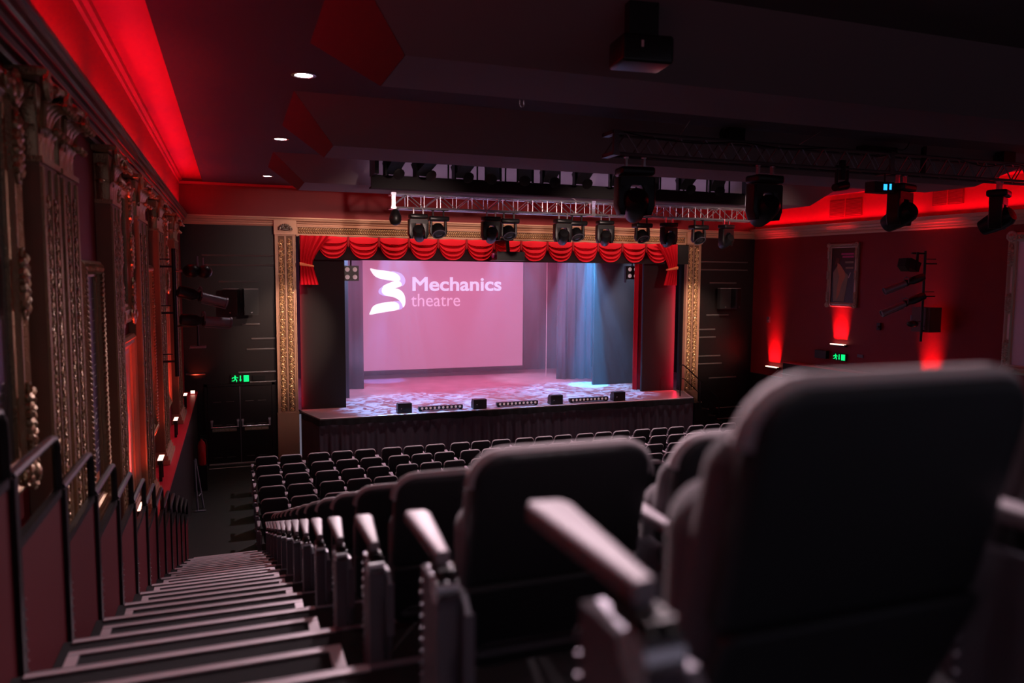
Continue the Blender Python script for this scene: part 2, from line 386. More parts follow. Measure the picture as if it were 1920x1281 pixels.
# double doors on the left
def door(x0, x1, lab, barx):
    d = struct(MB().box(x0, x1, BY-.05, BY-.005, .02, 1.93).build('door_'+lab, blackp))
    m = MB()
    for z in (.17, .98, 1.55):
        for a in (.16, .56): m.box(x0+a*(x1-x0), x0+(a+.26)*(x1-x0), BY-.062, BY-.05, z, z+.014)
    m.build('panel_moulding', blackg, d)
    m = MB().cyl((barx[0], BY-.13, .945), (barx[1], BY-.13, .945), .016)
    for x in barx: m.box(x-.022, x+.022, BY-.14, BY-.05, .93, 1.08).box(x-.03, x+.03, BY-.09, BY-.05, 1.06, 1.12)
    m.build('push_bar', silver, d)
    p = MB().box(x0+.12*(x1-x0), x1-.12*(x1-x0), BY-.058, BY-.05, .82, .90).build('push_sign', posterg, d)
    t = bpy.data.curves.new('sign_text', 'FONT'); t.body = 'PUSH BAR TO OPEN'; t.size = .062; t.align_x = 'CENTER'; t.align_y = 'CENTER'; t.extrude = .001
    t.materials.append(posterw); o = bpy.data.objects.new('sign_text', t); COL.objects.link(o)
    o.location = ((x0+x1)/2, BY-.061, .86); o.rotation_euler = (PI/2, 0, 0); to_mesh(o, d)
door(-.62, .115, '1', (-.54, .06)); door(.125, .86, '2', (.17, .80))
struct(MB().box(-.70, -.63, BY-.07, BY, 0, 2.0).box(.87, .94, BY-.07, BY, 0, 2.0).box(-.70, .94, BY-.07, BY, 1.94, 2.0).build('trim_door_frame', blackp))
struct(MB().box(.112, .128, BY-.075, BY-.05, .0, 1.93).build('trim_door_meeting_strip', steel))
struct(MB().box(-.62, .86, BY-.09, BY-.06, .0, .03).box(-.62, .9, 19.3, 19.34, .001, .008).build('trim_threshold', alu))

# ------------------------------------------------------------------ tier platforms and aisle steps
NR = 14
def zrow(k): return 3.755-.268*(k-1)
def ynose(k): return 1.39+.85*(k-1)
AX0, AX1 = -.74, .365
XR = 14.2
for k in range(1, NR+1):
    y0 = ynose(k-1) if k > 1 else -2.5
    z = zrow(k)
    p = MB().box(AX0-.04, XR, y0-.02, ynose(k), max(0, z-.30), z).build('seating_platform', carpet); struct(p)
    MB().box(AX0, AX1, ynose(k)-.032, ynose(k)+.004, z, z+.007).box(AX0, AX1, ynose(k)-.002, ynose(k)+.008, z-.03, z+.007).build('nosing', alu, p)
    MB().box(AX1, XR, ynose(k)-.028, ynose(k)+.004, z, z+.005).build('edge_strip', steel, p)
    s = thing('aisle_step', f'low carpeted half step with metal edge, {ORD[k-1]} from the camera down the stepped aisle', 'step', (0, ynose(k), z-.134), 0, 'half steps in the stepped aisle')
    MB().box(AX0+.06, AX1-.03, 0.009, .425, -.134, 0).build('tread', carpet, s)
    MB().box(AX0+.06, AX1-.03, .395, .429, 0, .007).box(AX0+.06, AX1-.03, .423, .433, -.03, .007).box(AX1-.075, AX1-.03, .02, .39, 0, .007).box(AX0+.06, AX0+.105, .02, .39, 0, .007).build('nosing', alu, s)
# solid flank under the tier beside the wall ledge
struct(MB().box(LW, AX0-.06, -2.5, 12.4, 0, .9).build('trim_tier_flank', blackp))

# ------------------------------------------------------------------ theatre seats
def ry(z): return (.80-z)*.25
SEAT = thing('theatre_seat', 'x', 'theatre seat')
def build_seat_parts(S):
    o1 = rrect(-.220, .220, .475, .80, .065, .02)
    MB().slab(o1, .045, .018, lambda a, b, c: (a, ry(b)+c, b)).build('seat_back', shell, S, True)
    # upholstered rim along the shell's top and sides, pale to paint in grazing light
    pts = [(p[0], ry(p[1])+.030, p[1]) for p in rrect(-.217, .217, .40, .797, .068, .02, 5) ]
    top = [p for p in pts if p[2] > .47]
    top = sorted(top, key=lambda p: math.atan2(p[0], p[2]-.5))
    MB().tube(top, .019, 8).build('back_rim', lit_rim, S, True)
    o2 = rrect(-.217, .217, .24, .482, .02, .05)
    MB().slab(o2, .03, .010, lambda a, b, c: (a*(1-.06*(.46-b)/.22), ry(b)-.012+c+.03*math.sin((.46-b)/.22*1.4), b)).build('lower_shell', shell, S, True)
    o3 = rrect(-.212, .212, .36, .745, .06, .05)
    MB().slab(o3, .085, .04, lambda a, b, c: (a, ry(b)+.042+c+.02*math.sin((b-.36)/.385*PI)*c/.085, b)).build('back_cushion', fabric, S, True)
    o4 = rrect(-.212, .212, .25, .645, .07, .05)
    MB().slab(o4, .135, .06, lambda a, b, c: (a, .125+c+.02*(.645-b), b)).build('seat_cushion', fabric, S, True)
def standard(S, sx, off=.295):
    x = sx*off
    st = MB().box(x-.016, x+.016, -.02, .13, .03, .53)
    for i in range(16): st.box(x-.019, x+.019, .128, .134, .06+i*.028, .074+i*.028)
    st.box(x-.022, x+.022, -.032, -.002, .02, .52).box(x-.03, x+.03, -.05, .16, 0, .035)
    o = st.build('side_standard', steel, S)
    MB().box(x-.026, x+.026, -.045, .01, .0, .10).build('foot', silver, o)
    j = MB().cyl((x-.024, -.012, .53), (x+.024, -.012, .53), .030, n=14).build('hinge_cap', silver, o, True)
    MB().box(x-.017, x+.017, -.03, .05, .55, .575).cyl((x-.012, -.034, .555), (x-.012, -.012, .57), .010).cyl((x+.012, -.034, .555), (x+.012, -.012, .57), .010).build('screw_mount', blackm, o)
    out = [(x-.014*1, -.035), (x+.016, -.035), (x+.022, -.02)]
    if sx < 0: out = [(x-.014, .005), (x+.016, .005), (x+.044, .285), (x+.034, .31), (x-.012, .315), (x-.020, .30)]
    else: out = [(x-.016, .005), (x+.014, .005), (x+.020, .30), (x+.012, .315), (x-.034, .31), (x-.044, .285)]
    MB().slab(out, .03, .009, lambda a, b, c: (a, b, (.574+c))).build('armrest', armm, S, True)
    xs = x+.036 if sx < 0 else x-.036
    pts = [(.07, .505), (.0, .52), (-.035, .52), (-.07, .49), (-.07, .32), (-.045, .22), (.03, .22), (.07, .28)]
    w_ = MB().prism(pts, .012, 'x', xs-.006)
    w_.box(xs-.012, xs+.012, -.073, -.063, .32, .49)
    w_.build('side_plate', steel, S)
build_seat_parts(SEAT)
SEATM = thing('theatre_seat', 'x', 'theatre seat'); SEATR = thing('theatre_seat', 'x', 'theatre seat')
for ch in list(SEAT.children): copy_tree(ch, SEATM); copy_tree(ch, SEATR)
standard(SEAT, -1); standard(SEATM, -1, .253); standard(SEATR, -1, .253); standard(SEATR, 1, .29)
SEATN = thing('theatre_seat', 'x', 'theatre seat')
for ch in list(SEATM.children):
    if ch.name.split('.')[0] not in ('side_standard', 'armrest', 'side_plate'): copy_tree(ch, SEATN)
standard(SEATN, -1, .370)
used = []
def place(x, y, z, label, group, kind=0):
    src = (SEAT, SEATM, SEATR, SEATN)[kind]
    if src not in used:
        used.append(src); src.location = (x, y, z); src['label'] = label; src['group'] = group; return src
    return dup(src, (x, y, z), label, 0, group)
TX = [.705, 1.225, 1.82]
for k in range(1, NR+1):
    n = 2 if k == 1 else 3
    row = 'nearest tier row' if k == 1 else f'{ORD[k-1]} tier row from the camera'
    for c in range(n):
        pos = ('aisle seat', 'second seat in from the aisle', 'third seat in from the aisle')[c]
        place(TX[c]+(.07 if k == 1 else 0), 1.53+.85*(k-2), zrow(k), f'grey tip-up theatre seat, {pos}, {row}', 'tip-up seats on the raked tier', (3 if k == 1 and c == 0 else (0, 2, 0)[c]))
FX = [.605, 1.105]
for nn in range(8):
    for q in range(3): FX.append(1.685+1.606*nn+.506*q)
for r in range(6):
    y = 16.71-.806*r
    row = 'front floor row' if r == 0 else f'{ORD[r]} floor row back from the stage'
    cols = len(FX)-1 if r < 5 else 4
    for c in range(cols):
        place(FX[c], y, 0, f'dark tip-up theatre seat, {ORD[c]} from the left aisle, {row}', 'tip-up seats on the flat floor', (0, 2)[c] if c < 2 else (0, 1, 2)[(c-2) % 3])
# ------------------------------------------------------------------ aisle railing
for k in range(1, NR+1):
    y0 = ynose(k)+.12; z = zrow(k)-.134; X = -.79
    g = thing('aisle_railing', f'black framed maroon railing panel along the stepped aisle, {ORD[k-1]} from the camera', 'railing', (X, y0, z), 0, 'railing panels along the stepped aisle')
    h = .84
    m = MB().box(-.026, .026, -.026, .026, 0, h+.0)
    m.build('post', blackm, g)
    m = MB()
    for i in range(9): m.ball((.029, .018, .05+i*.04), .006, n=6, m=4)
    m.build('stud_row', silver, g)
    # upper rail: leaves the post level, runs to the next post and bends down to it
    pts = [(0, .02, h), (0, .25, h), (0, .68, h), (0, .76, h-.012), (0, .80, h-.05), (0, .81, h-.12), (0, .81, h-.30)]
    MB().tube(pts, .021, 8).build('upper_rail', blackm, g, True)
    MB().box(-.016, .016, .02, .83, h-.29, h-.255).box(-.012, .012, .02, .83, -.23, -.20).build('panel_frame', blackm, g)
    MB().box(-.008, .008, .022, .828, -.22, h-.28).build('infill_panel', redp, g)

# ------------------------------------------------------------------ left wall: ledge, pilasters, frames
struct(MB().box(LW, -.86, 6.0, 19.74, 0, 1.80).build('trim_ledge_base_left', blackp))
struct(MB().box(LW, -.84, 6.0, 19.74, 1.80, 1.84).build('trim_ledge_left', reds))
def curl(m, cx, cz, r, s, y, tr=.011, turns=1.35, n=11, plane='y', a0=0.):
    pts = []
    for i in range(n):
        t = i/(n-1); a = a0+s*t*turns*2*PI; q = r*(1-.72*t)
        u, v = cx+q*math.cos(a), cz+q*math.sin(a)
        pts.append((u, y, v) if plane == 'y' else (y, u, v))
    m.tube(pts, tr, 5, [tr*(.55+.9*t/(n-1)) for t in range(n)])
def leafballs(m, u, v, y, s, plane):
    a = random.uniform(0, PI)
    R = Matrix.Rotation(a, 3, 'Y' if plane == 'y' else 'X')
    c = (u, y, v) if plane == 'y' else (y, u, v)
    m.ball(c, s, s*.7, s*1.9, 6, 4, R) if plane == 'y' else m.ball(c, s*.7, s, s*1.9, 6, 4, R)
def pilaster(yc, wd, label, zb, plinth, pair=False):
    """depth -1.13..-1.00, face towards the aisle carries two strips of relief"""
    p = thing('pilaster', label, 'pilaster', (LW+.004, yc, zb), 0, 'gilded pilasters on the left wall')
    z1 = 5.30-zb; h = wd/2
    MB().box(0, .125, -h, h, 0, z1).build('shaft', pilp, p)
    m = MB()
    for u in (-h+.012, h-.012, -h+.045, h-.045, 0): m.box(.122, .140, u-.008, u+.008, .05, z1-.02)
    m.build('beading', goldk, p)
    m = MB(); z = .12; i = 0
    nz = int((z1-.2)/.085)
    for u in (-h*.45, h*.45):
        for i in range(nz):
            zz = .12+i*.085
            curl(m, u, zz, .040, 1 if i % 2 else -1, .135, .009, 1.1, 8, 'x', a0=PI*(i % 2))
            leafballs(m, u+random.uniform(-.03, .03), zz+.035, .135, .013, 'x')
    m.build('relief_ornament', goldk, p)
    c = MB()   # Corinthian capital: necking, bell, two tiers of leaves, volutes, abacus
    c.box(.0, .145, -h-.02, h+.02, z1-.0, z1+.035)
    zc = z1+.035; zt = 5.80-zb
    cap = c.build('capital_necking', goldk, p)
    b = MB().box(0, .12, -h+.02, h-.02, zc, zt-.06).build('capital_bell', goldk, p)
    lv = MB()
    for tier, (z0, hh, out) in enumerate(((zc, .17, .05), (zc+.11, .20, .085))):
        nl = 3 if tier == 0 else 4
        for i in range(nl):
            u0 = -h+.04+(wd-.08)*(i+.5)/nl; lw = (wd-.04)/nl*.52
            def fn(s, t, u0=u0, lw=lw, z0=z0, hh=hh, out=out):
                wdt = lw*(1-.25*t)*(1+.18*math.sin(t*22)); cc = (s-.5)*2
                return (.125+out*t*t*1.5-.02*cc*cc, u0+cc*wdt, z0+hh*math.sin(t*1.9)/1.0*.98)
            lv.grid(4, 8, fn); lv.ball((.125+out*1.5, u0, z0+hh*.90), .026, .03, .024, 6, 4)
        for s in (-1, 1):          # leaves on the side faces
            def fs(a, t, s=s, z0=z0, hh=hh, out=out):
                cc = (a-.5)*2; return (.065+cc*.05, s*(h+out*t*t*1.3-.015*cc*cc), z0+hh*math.sin(t*1.9))
            lv.grid(4, 8, fs); lv.ball((.065, s*(h+out*1.3), z0+hh*.9), .03, .026, .024, 6, 4)
    lv.build('acanthus_leaves', goldk, p, True)
    vo = MB()
    for s in (-1, 1):
        pts = []
        for i in range(16):
            t = i/15; a = PI*.5-s*0-t*3.3*PI*.8; q = .075*(1-.75*t)
            pts.append((.19, s*(h+.045)+s*q*math.cos(a)*1.0, zt-.10+q*math.sin(a)))
        vo.tube(pts, .022, 6, [.024*(1-.3*i/15) for i in range(16)])
        vo.ball((.19, s*(h+.045), zt-.10), .028, .028, .028, 6, 4)
        vo.tube([(.13, s*(h-.1), zc+.12), (.15, s*(h-.05), zt-.16), (.18, s*(h+.03), zt-.04)], .018, 6)
    vo.ball((.17, 0, zt-.055), .035, .05, .04, 8, 5)
    vo.build('volutes', goldk, p, True)
    MB().slab([(.0, -h-.11), (.16, -h-.13), (.20, -h-.10), (.17, 0), (.20, h+.10), (.16, h+.13), (.0, h+.11)], .05, .012, lambda a, b_, cc: (a, b_, zt-.05+cc)).build('abacus', goldk, p)
    if plinth:
        MB().box(0, .20, -h-.07, h+.07, 0, .07).box(0, .175, -h-.045, h+.045, .07, .13).box(0, .155, -h-.02, h+.02, .13, .18).build('plinth', goldp, p)
    return p
pilaster(5.22, .45, 'first gilded pilaster from the camera, left of a close pair beside the tall mirror frame', 3.0, False)
pilaster(5.80, .50, 'second gilded pilaster, right of the close pair, left of the purple poster', 2.8, False)
pilaster(7.93, .50, 'third gilded pilaster, between the purple poster and the cream poster', 1.842, True)
pilaster(10.2, .95, 'fourth and widest gilded pilaster, right of the cream poster', 1.842, True)
pilaster(12.70, .90, 'fifth gilded pilaster, just left of the wall-mounted spotlights', 1.842, True)
pilaster(16.1, 1.1, 'last gilded pilaster on the left wall, nearest the exit doors', 1.842, True)
# ornate frames
def ornate_frame(name, label, cat, loc, wy, hz, fw, fm, parts, rz=0, lobes=True, rope=False, group=None):
    """frame in the local yz plane, standing out along +x; parts(thing) fills it"""
    t = thing(name, label, cat, loc, rz, group)
    m = MB(); W, H = wy/2, hz/2
    prof = [(0, .0), (0, .05), (.25, .075), (.45, .055), (.7, .06), (.85, .035), (1, .03), (1, 0)]
    ring = []
    for f, d in prof:
        a = W-fw*f; b = H-fw*f; ring.append([(d, -a, -b), (d, a, -b), (d, a, b), (d, -a, b)])
    vs = [v for r in ring for v in r]; n = len(ring); fs = []
    for i in range(n):
        j = (i+1) % n
        for k in range(4): fs.append((i*4+k, i*4+(k+1) % 4, j*4+(k+1) % 4, j*4+k))
    m.add(vs, fs); m.build('frame', fm, t)
    o = MB()
    if lobes:   # corner cartouches, edge scallops and centre shells
        for sy in (-1, 1):
            for sz in (-1, 1):
                cy, cz = sy*(W-fw*.4), sz*(H-fw*.4)
                for k in range(9):
                    a = k/9*2*PI; q = fw*.42
                    o.ball((.07, cy+q*math.cos(a), cz+q*math.sin(a)), .026, fw*.20, fw*.26, 6, 4, Matrix.Rotation(a, 3, 'X'))
                o.ball((.075, cy, cz), .04, fw*.34, fw*.34, 8, 5)
                curl(o, cy-sy*fw*1.0, cz, fw*.32, sy, .075, .012, 1.2, 9, 'x'); curl(o, cy, cz-sz*fw*1.0, fw*.32, sz, .075, .012, 1.2, 9, 'x')
            for c in (-.33, 0, .33):
                for k in range(13): o.ball((.07, sy*(W-fw*(.25+.3*(k % 2))), c*hz+(k-6)*fw*.13), .03, fw*.20, fw*.22, 6, 4, Matrix.Rotation(k, 3, 'X'))
                curl(o, sy*(W-fw*.4), c*hz+fw*.9, fw*.28, 1, .07, .011, 1.2, 8, 'x'); curl(o, sy*(W-fw*.4), c*hz-fw*.9, fw*.28, -1, .07, .011, 1.2, 8, 'x')
    if rope:
        L = int(hz/.045)
        for sy in (-1, 1):
            for k in range(L): o.ball((.068, sy*(W-fw*.5), -H+fw*.5+(hz-fw)*k/(L-1)), .022, fw*.36, .020, 6, 4, Matrix.Rotation(.6*sy, 3, 'X'))
        L = int(wy/.045)
        for sz in (-1, 1):
            for k in range(L): o.ball((.068, -W+fw*.5+(wy-fw)*k/(L-1), sz*(H-fw*.5)), .022, .02, fw*.36, 6, 4)
    if o.v: o.build('carved_ornament', fm, t, True)
    parts(t, W-fw*.95, H-fw*.95); return t
def patch(t, name, m_, pts, x):       # flat printed shape on a poster
    MB().prism(pts, .002, 'x', x).build(name, m_, t)
def textp(t, body, size, y, z, m_, x=.02, rz=PI/2, stretch=1.0):
    c = bpy.data.curves.new('lettering', 'FONT'); c.body = body; c.size = size; c.align_x = 'CENTER'; c.extrude = .0008; c.offset = size*.01
    c.materials.append(m_); o = bpy.data.objects.new('lettering', c); COL.objects.link(o)
    o.location = (x, y, z); o.rotation_euler = (PI/2, 0, rz); to_mesh(o, t)
def mirror_fill(t, a, b): MB().box(.004, .012, -a, a, -b, b).build('mirror_glass', mirror, t)
def bluemirror(t, a, b): MB().box(.004, .012, -a, a, -b, b).build('dark_glass', glass, t)
ornate_frame('wall_mirror', 'tall gilt framed panel at the left edge, nearest the camera', 'mirror', (LW+.01, 4.05, 4.62), 1.55, 2.2, .17, goldk, bluemirror)
def p1(t, a, b):
    MB().box(.004, .010, -a, a, -b, b).build('print', posterp, t)
    patch(t, 'magenta_glow', posterm, [(-.02, b*.8), (-.07, b*.5), (-.08, b*.3), (.02, b*.26), (.08, b*.32), (.06, b*.55)], .011)
    for i in range(16): patch(t, 'edge_tick', posterw, [(a*.55, b*(.8-i*.1)), (a*.95, b*(.8-i*.1)), (a*.95, b*(.8-i*.1)-.006), (a*.55, b*(.8-i*.1)-.006)], .011)
    textp(t, 'FEST', .17, 0, b*.02, posterw, .013); textp(t, 'MUSIC', .15, 0, -b*.34, posterw, .013); textp(t, 'PRIVATE', .135, 0, -b*.66, posterw, .013)
    patch(t, 'orange_strip', postero, [(-a*.6, -b*.78), (a*.7, -b*.78), (a*.7, -b*.9), (-a*.6, -b*.9)], .011)
ornate_frame('poster', 'purple poster with white words and magenta glow in a gilt rope frame', 'poster', (LW+.01, 7.0, 3.72), .90, 2.12, .13, goldk, p1, rope=True, lobes=False)
ornate_frame('wall_mirror', 'tall gilt framed panel above the cream poster', 'mirror', (LW+.01, 9.07, 4.92), 1.12, 1.55, .20, goldk, bluemirror)
def p2(t, a, b):
    MB().box(.004, .010, -a, a, -b, b).build('print', posterc, t)
    patch(t, 'orange_figure', postero, [(-a*.55, b*.75), (-a*.6, b*.2), (-a*.2, -b*.1), (.0, b*.1), (a*.35, b*.2), (a*.5, b*.7), (0, b*.88)], .011)
    patch(t, 'white_gown', posterw, [(-a*.5, b*.1), (-a*.5, -b*.8), (a*.1, -b*.9), (a*.45, -b*.6), (a*.4, b*.05), (0, b*.2)], .013)
    patch(t, 'dark_fold', posterb, [(a*.1, b*.2), (a*.22, -b*.1), (a*.05, -b*.4), (a*.12, -b*.75), (-.01, -b*.5), (a*.12, -b*.1)], .015)
    patch(t, 'red_foot', posterr, [(-a*.2, -b*.82), (a*.5, -b*.62), (a*.5, -b*.75), (-a*.1, -b*.95)], .015)
    patch(t, 'heading_band', posterw, [(-a*.8, b*.95), (a*.8, b*.95), (a*.8, b*.91), (-a*.8, b*.91)], .011)
ornate_frame('poster', 'cream and orange figure poster in a plain gilt frame below the framed panel', 'poster', (LW+.01, 9.1, 3.02), 1.18, 1.95, .13, goldp, p2, lobes=False)
def p3(t, a, b):
    MB().box(.004, .010, -a, a, -b, b).build('print', posterr, t)
    patch(t, 'pale_top', posterm, [(-a*.8, b*.95), (a*.8, b*.95), (a*.5, b*.5), (-a*.6, b*.4)], .011)
    patch(t, 'green_patch', posterg, [(-a*.8, -b*.55), (a*.2, -b*.5), (0, -b*.75), (-a*.8, -b*.8)], .011)
ornate_frame('poster', 'slim red poster in a beaded gilt frame right of the widest pilaster', 'poster', (LW+.01, 11.45, 3.62), .95, 2.35, .10, goldk, p3, rope=True, lobes=False)
def p4(t, a, b):
    MB().box(.004, .010, -a, a, -b, b).build('print', postero, t)
    patch(t, 'cream_panel', posterc, [(-a*.7, -b*.9), (a*.7, -b*.9), (a*.7, b*.6), (-a*.7, b*.6)], .011)
ornate_frame('poster', 'glowing orange poster behind the wall-mounted spotlights', 'poster', (LW+.01, 14.1, 3.25), 1.2, 1.75, .11, goldk, p4, lobes=False)
ornate_frame('wall_mirror', 'gilt framed panel above the glowing orange poster', 'mirror', (LW+.01, 14.1, 5.0), 1.2, 1.3, .16, goldk, bluemirror)

# little uplighters standing on the ledge
for i, (y, lab) in enumerate(((17.25, 'small red-glowing uplighter at the far end of the left ledge'), (14.35, 'second red-glowing uplighter from the exit doors on the left ledge'),
                              (11.35, 'bright red-glowing uplighter on the left ledge below the slim red poster'), (9.0, 'nearest red-glowing uplighter, half hidden behind the railing'))):
    z = 1.842
    t = thing('uplighter', lab, 'uplighter', (-.98, y, z), 0, 'red uplighters on the left ledge')
    MB().box(-.03, .03, -.15, .15, .24, .30).box(-.02, .02, -.12, -.10, 0, .24).box(-.02, .02, .10, .12, 0, .24).build('housing', blackm, t)
    MB().box(-.030, .034, -.16, .16, .30, .308).build('lens', lampr, t)
    o = area('uplighter_lamp', (-.98, y, z+.32), (-.98, y, 9), .05, .28, 16, (1, .05, .03), 60)
    o.rotation_euler = (PI, -.28, 0)
    spot('uplighter_lamp', (-.97, y-.05, z+.36), (-1.08, y+.5, z+1.1), 90, 11, (1, .05, .03), .9, .03)
# back-wall glow beside the last one
spot('uplighter_lamp', (-.90, 19.45, 1.95), (-.75, 19.75, 2.7), 70, 16, (1, .07, .03), .8, .03)
t = thing('uplighter', 'tiny warm lamp in the corner by the exit doors', 'uplighter', (-.93, 19.3, 1.842))
MB().box(-.05, .05, -.03, .03, 0, .10).build('housing', blackm, t); MB().box(-.045, .045, -.036, -.03, .02, .09).build('lens', lampr, t)

# ------------------------------------------------------------------ portal
def portal_pillar(x0, x1, label):
    p = thing('proscenium_pillar', label, 'pillar', ((x0+x1)/2, BY-.001, 0), 0, 'gilded portal pillars')
    h = (x1-x0)/2
    MB().box(-h, h, -.10, 0, 1.22, 5.66).build('shaft', goldp, p)
    MB().box(-h-.015, h+.015, -.12, 0, 0, 1.18).box(-h-.02, h+.02, -.13, 0, 1.18, 1.22).build('base', goldp, p)
    m = MB()
    for u in (-h+.012, h-.012): m.box(u-.012, u+.012, -.125, -.10, 1.22, 5.66)
    for u in (-h+.06, h-.06): m.box(u-.006, u+.006, -.115, -.10, 1.25, 5.62)
    m.box(-.012, .012, -.115, -.10, 1.25, 5.62).build('edge_moulding', goldp, p)
    MB().box(-h+.075, -.02, -.104, -.10, 1.26, 5.62).box(.02, h-.075, -.104, -.10, 1.26, 5.62).build('recess_shade', goldd, p)  # dark strips painting the shade behind the scrolls
    m = MB(); n = 46
    for u in (-h*.42, h*.42):
        for i in range(n):
            z = 1.30+i*(4.28/n)
            curl(m, u+.012*(1 if i % 2 else -1), z, .054, 1 if i % 2 else -1, -.116, .018, 1.25, 9, 'y', a0=PI*(i % 2))
            for k in range(2): leafballs(m, u+random.uniform(-.065, .065), z+random.uniform(.02, .07), -.116, .016, 'y')
    m.build('scroll_relief', gold, p, True)
    MB().box(-h-.02, h+.02, -.16, 0, 5.66, 6.0).build('corner_block', goldp, p)
    m = MB()
    for k in range(11):
        a = PI*(k/10); q = .13
        m.ball((q*math.cos(a), -.19, 5.80+q*.75*math.sin(a)-.02), .022, .03, .05, 6, 4, Matrix.Rotation(PI/2-a, 3, 'Y'))
    for k in range(7): m.ball((random.uniform(-.07, .07), -.20, 5.80+random.uniform(-.02, .07)), .03, .03, .03, 6, 4)
    m.ball((0, -.18, 5.78), .13, .03, .035, 8, 4)
    m.build('rosette', dgold, p, True)
portal_pillar(1.01, 1.50, 'ornate gold pillar left of the stage with scroll relief')
portal_pillar(12.78, 13.27, 'ornate gold pillar right of the stage behind the handrail')
f = thing('proscenium_frieze', 'long gold carved beam across the top of the stage opening', 'frieze', (0, BY, 0))
MB().box(1.52, 12.76, -.08, 0, 5.62, 5.88).build('board', goldp, f)
m = MB()
for z in (5.625, 5.655, 5.86): m.box(1.53, 12.75, -.115, -.08, z, z+.016)
m.box(7.02, 7.10, -.13, -.08, 5.62, 5.9); m.build('edge_moulding', goldp, f)
MB().box(1.56, 12.72, -.084, -.08, 5.69, 5.845).build('recess_shade', goldd, f)  # shade under the leaves put into a darker strip
m = MB(); n = 190
for i in range(n):
    x = 1.60+i*(11.1/n)
    for s in (-1, 1):
        m.ball((x, -.092, 5.768+s*.040), .013, .022, .046, 6, 4, Matrix.Rotation(s*.75, 3, 'Y'))
m.build('leaf_relief', gold, f)

# ------------------------------------------------------------------ stage
SZ = 1.23
struct(MB().add([(1.52, 20.02, SZ), (1.58, 19.74, SZ), (1.90, 18.40, SZ), (12.3, 18.40, SZ), (12.75, 19.64, SZ), (12.75, 20.02, SZ), (15.0, 20.02, SZ), (15.0, 26.2, SZ), (-.5, 26.2, SZ), (-.5, 20.02, SZ),
                 (1.52, 20.02, SZ-.06), (1.58, 19.74, SZ-.06), (1.90, 18.40, SZ-.06), (12.3, 18.40, SZ-.06), (12.75, 19.64, SZ-.06), (12.75, 20.02, SZ-.06), (15.0, 20.02, SZ-.06), (15.0, 26.2, SZ-.06), (-.5, 26.2, SZ-.06), (-.5, 20.02, SZ-.06)],
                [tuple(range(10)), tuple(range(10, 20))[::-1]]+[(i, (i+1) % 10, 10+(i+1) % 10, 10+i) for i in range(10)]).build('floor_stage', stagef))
struct(MB().tube([(1.58, 19.62, SZ+.004), (1.90, 18.40, SZ+.004), (12.3, 18.40, SZ+.004), (12.75, 19.60, SZ+.004)], .016, 4).build('trim_stage_edge', alu))
def wav(x): return .018*math.sin(x*21)+.010*math.sin(x*47+1)
s = thing('stage_skirt', 'pleated dark cloth skirt hanging along the stage front', 'skirt', (0, 0, 0))
m = MB(); path = [(1.56, 19.60), (1.88, 18.42), (12.32, 18.42), (12.78, 19.60)]
def pathpt(t):
    seg = [0, .1, .9, 1.0]
    for i in range(3):
        if t <= seg[i+1]+1e-9:
            q = (t-seg[i])/(seg[i+1]-seg[i]); a, b = path[i], path[i+1]; return a[0]+(b[0]-a[0])*q, a[1]+(b[1]-a[1])*q
m.grid(620, 3, lambda u, v: (pathpt(u)[0], pathpt(u)[1]+wav(u*14)*(.4+.6*v)-.02, SZ-.05-v*(SZ-.06)))
m.build('cloth', skirt, s, True)
m = MB(); m.grid(420, 2, lambda u, v: (pathpt(u)[0], pathpt(u)[1]-.05-.012*math.sin(u*300)-.015*v, SZ-.015-v*(.14+.015*math.sin(u*90)))); m.build('valance', drape, s, True)
# stage box walls
struct(MB().box(-.6, 15.1, 26.15, 26.3, 0, 8).build('wall_stage_back', drape))
struct(MB().box(-.6, -.5, 20, 26.2, 0, 8).build('wall_stage_left', drape))
struct(MB().box(15.0, 15.1, 20, 26.2, 0, 8).build('wall_stage_right', drape))
struct(MB().box(-.6, 15.1, 20, 26.3, 8, 8.1).build('ceiling_stage', drape))
def curtain(name, label, pts, z0, z1, m_, amp=.05, freq=6., cat='curtain', group=None, dens=40, th=.02):
    x0, y0 = pts[0]; x1, y1 = pts[1]; L = math.hypot(x1-x0, y1-y0); n = max(8, int(L*dens)); nx, ny = -(y1-y0)/L, (x1-x0)/L
    t = thing(name, label, cat, (x0, y0, z0), 0, group)
    def fn(u, v):
        d = amp*math.sin(u*L*freq*2*PI)+amp*.4*math.sin(u*L*freq*3.7*PI+1+v); return ((x1-x0)*u+nx*d, (y1-y0)*u+ny*d, (z1-z0)*v)
    m = MB().grid(n, 6, fn); o = m.build('cloth', m_, t, True)
    md = o.modifiers.new('thickness', 'SOLIDIFY'); md.thickness = th
    MB().cyl((0, 0, z1-z0+.03), (x1-x0, y1-y0, z1-z0+.03), .025).build('curtain_bar', blackm, t)
    return t
def flat(name, label, x0, x1, y, z0, z1):
    t = thing(name, label, 'masking panel', ((x0+x1)/2, y, z0)); h = (x1-x0)/2
    MB().box(-h, h, 0, .05, 0, z1-z0).build('panel', drape, t)
    MB().box(-h, -h+.04, .05, .10, 0, z1-z0).box(h-.04, h, .05, .10, 0, z1-z0).build('batten', blackm, t)
flat('masking_panel', 'wide black masking panel just inside the left gold pillar', 1.60, 2.72, 19.88, SZ+.002, 5.6)
flat('masking_panel', 'black masking panel just inside the right gold pillar', 11.50, 12.60, 19.92, SZ+.002, 5.6)
curtain('side_curtain', 'dark stage leg directly behind the left masking panel', [(2.2, 21.4), (3.02, 21.4)], SZ+.01, 6.6, drapeb, .03, 2.2)
curtain('side_curtain', 'narrow dark leg touching the left edge of the lit screen', [(2.8, 23.0), (3.68, 23.0)], SZ+.01, 6.8, drapeb, .03, 2.2)
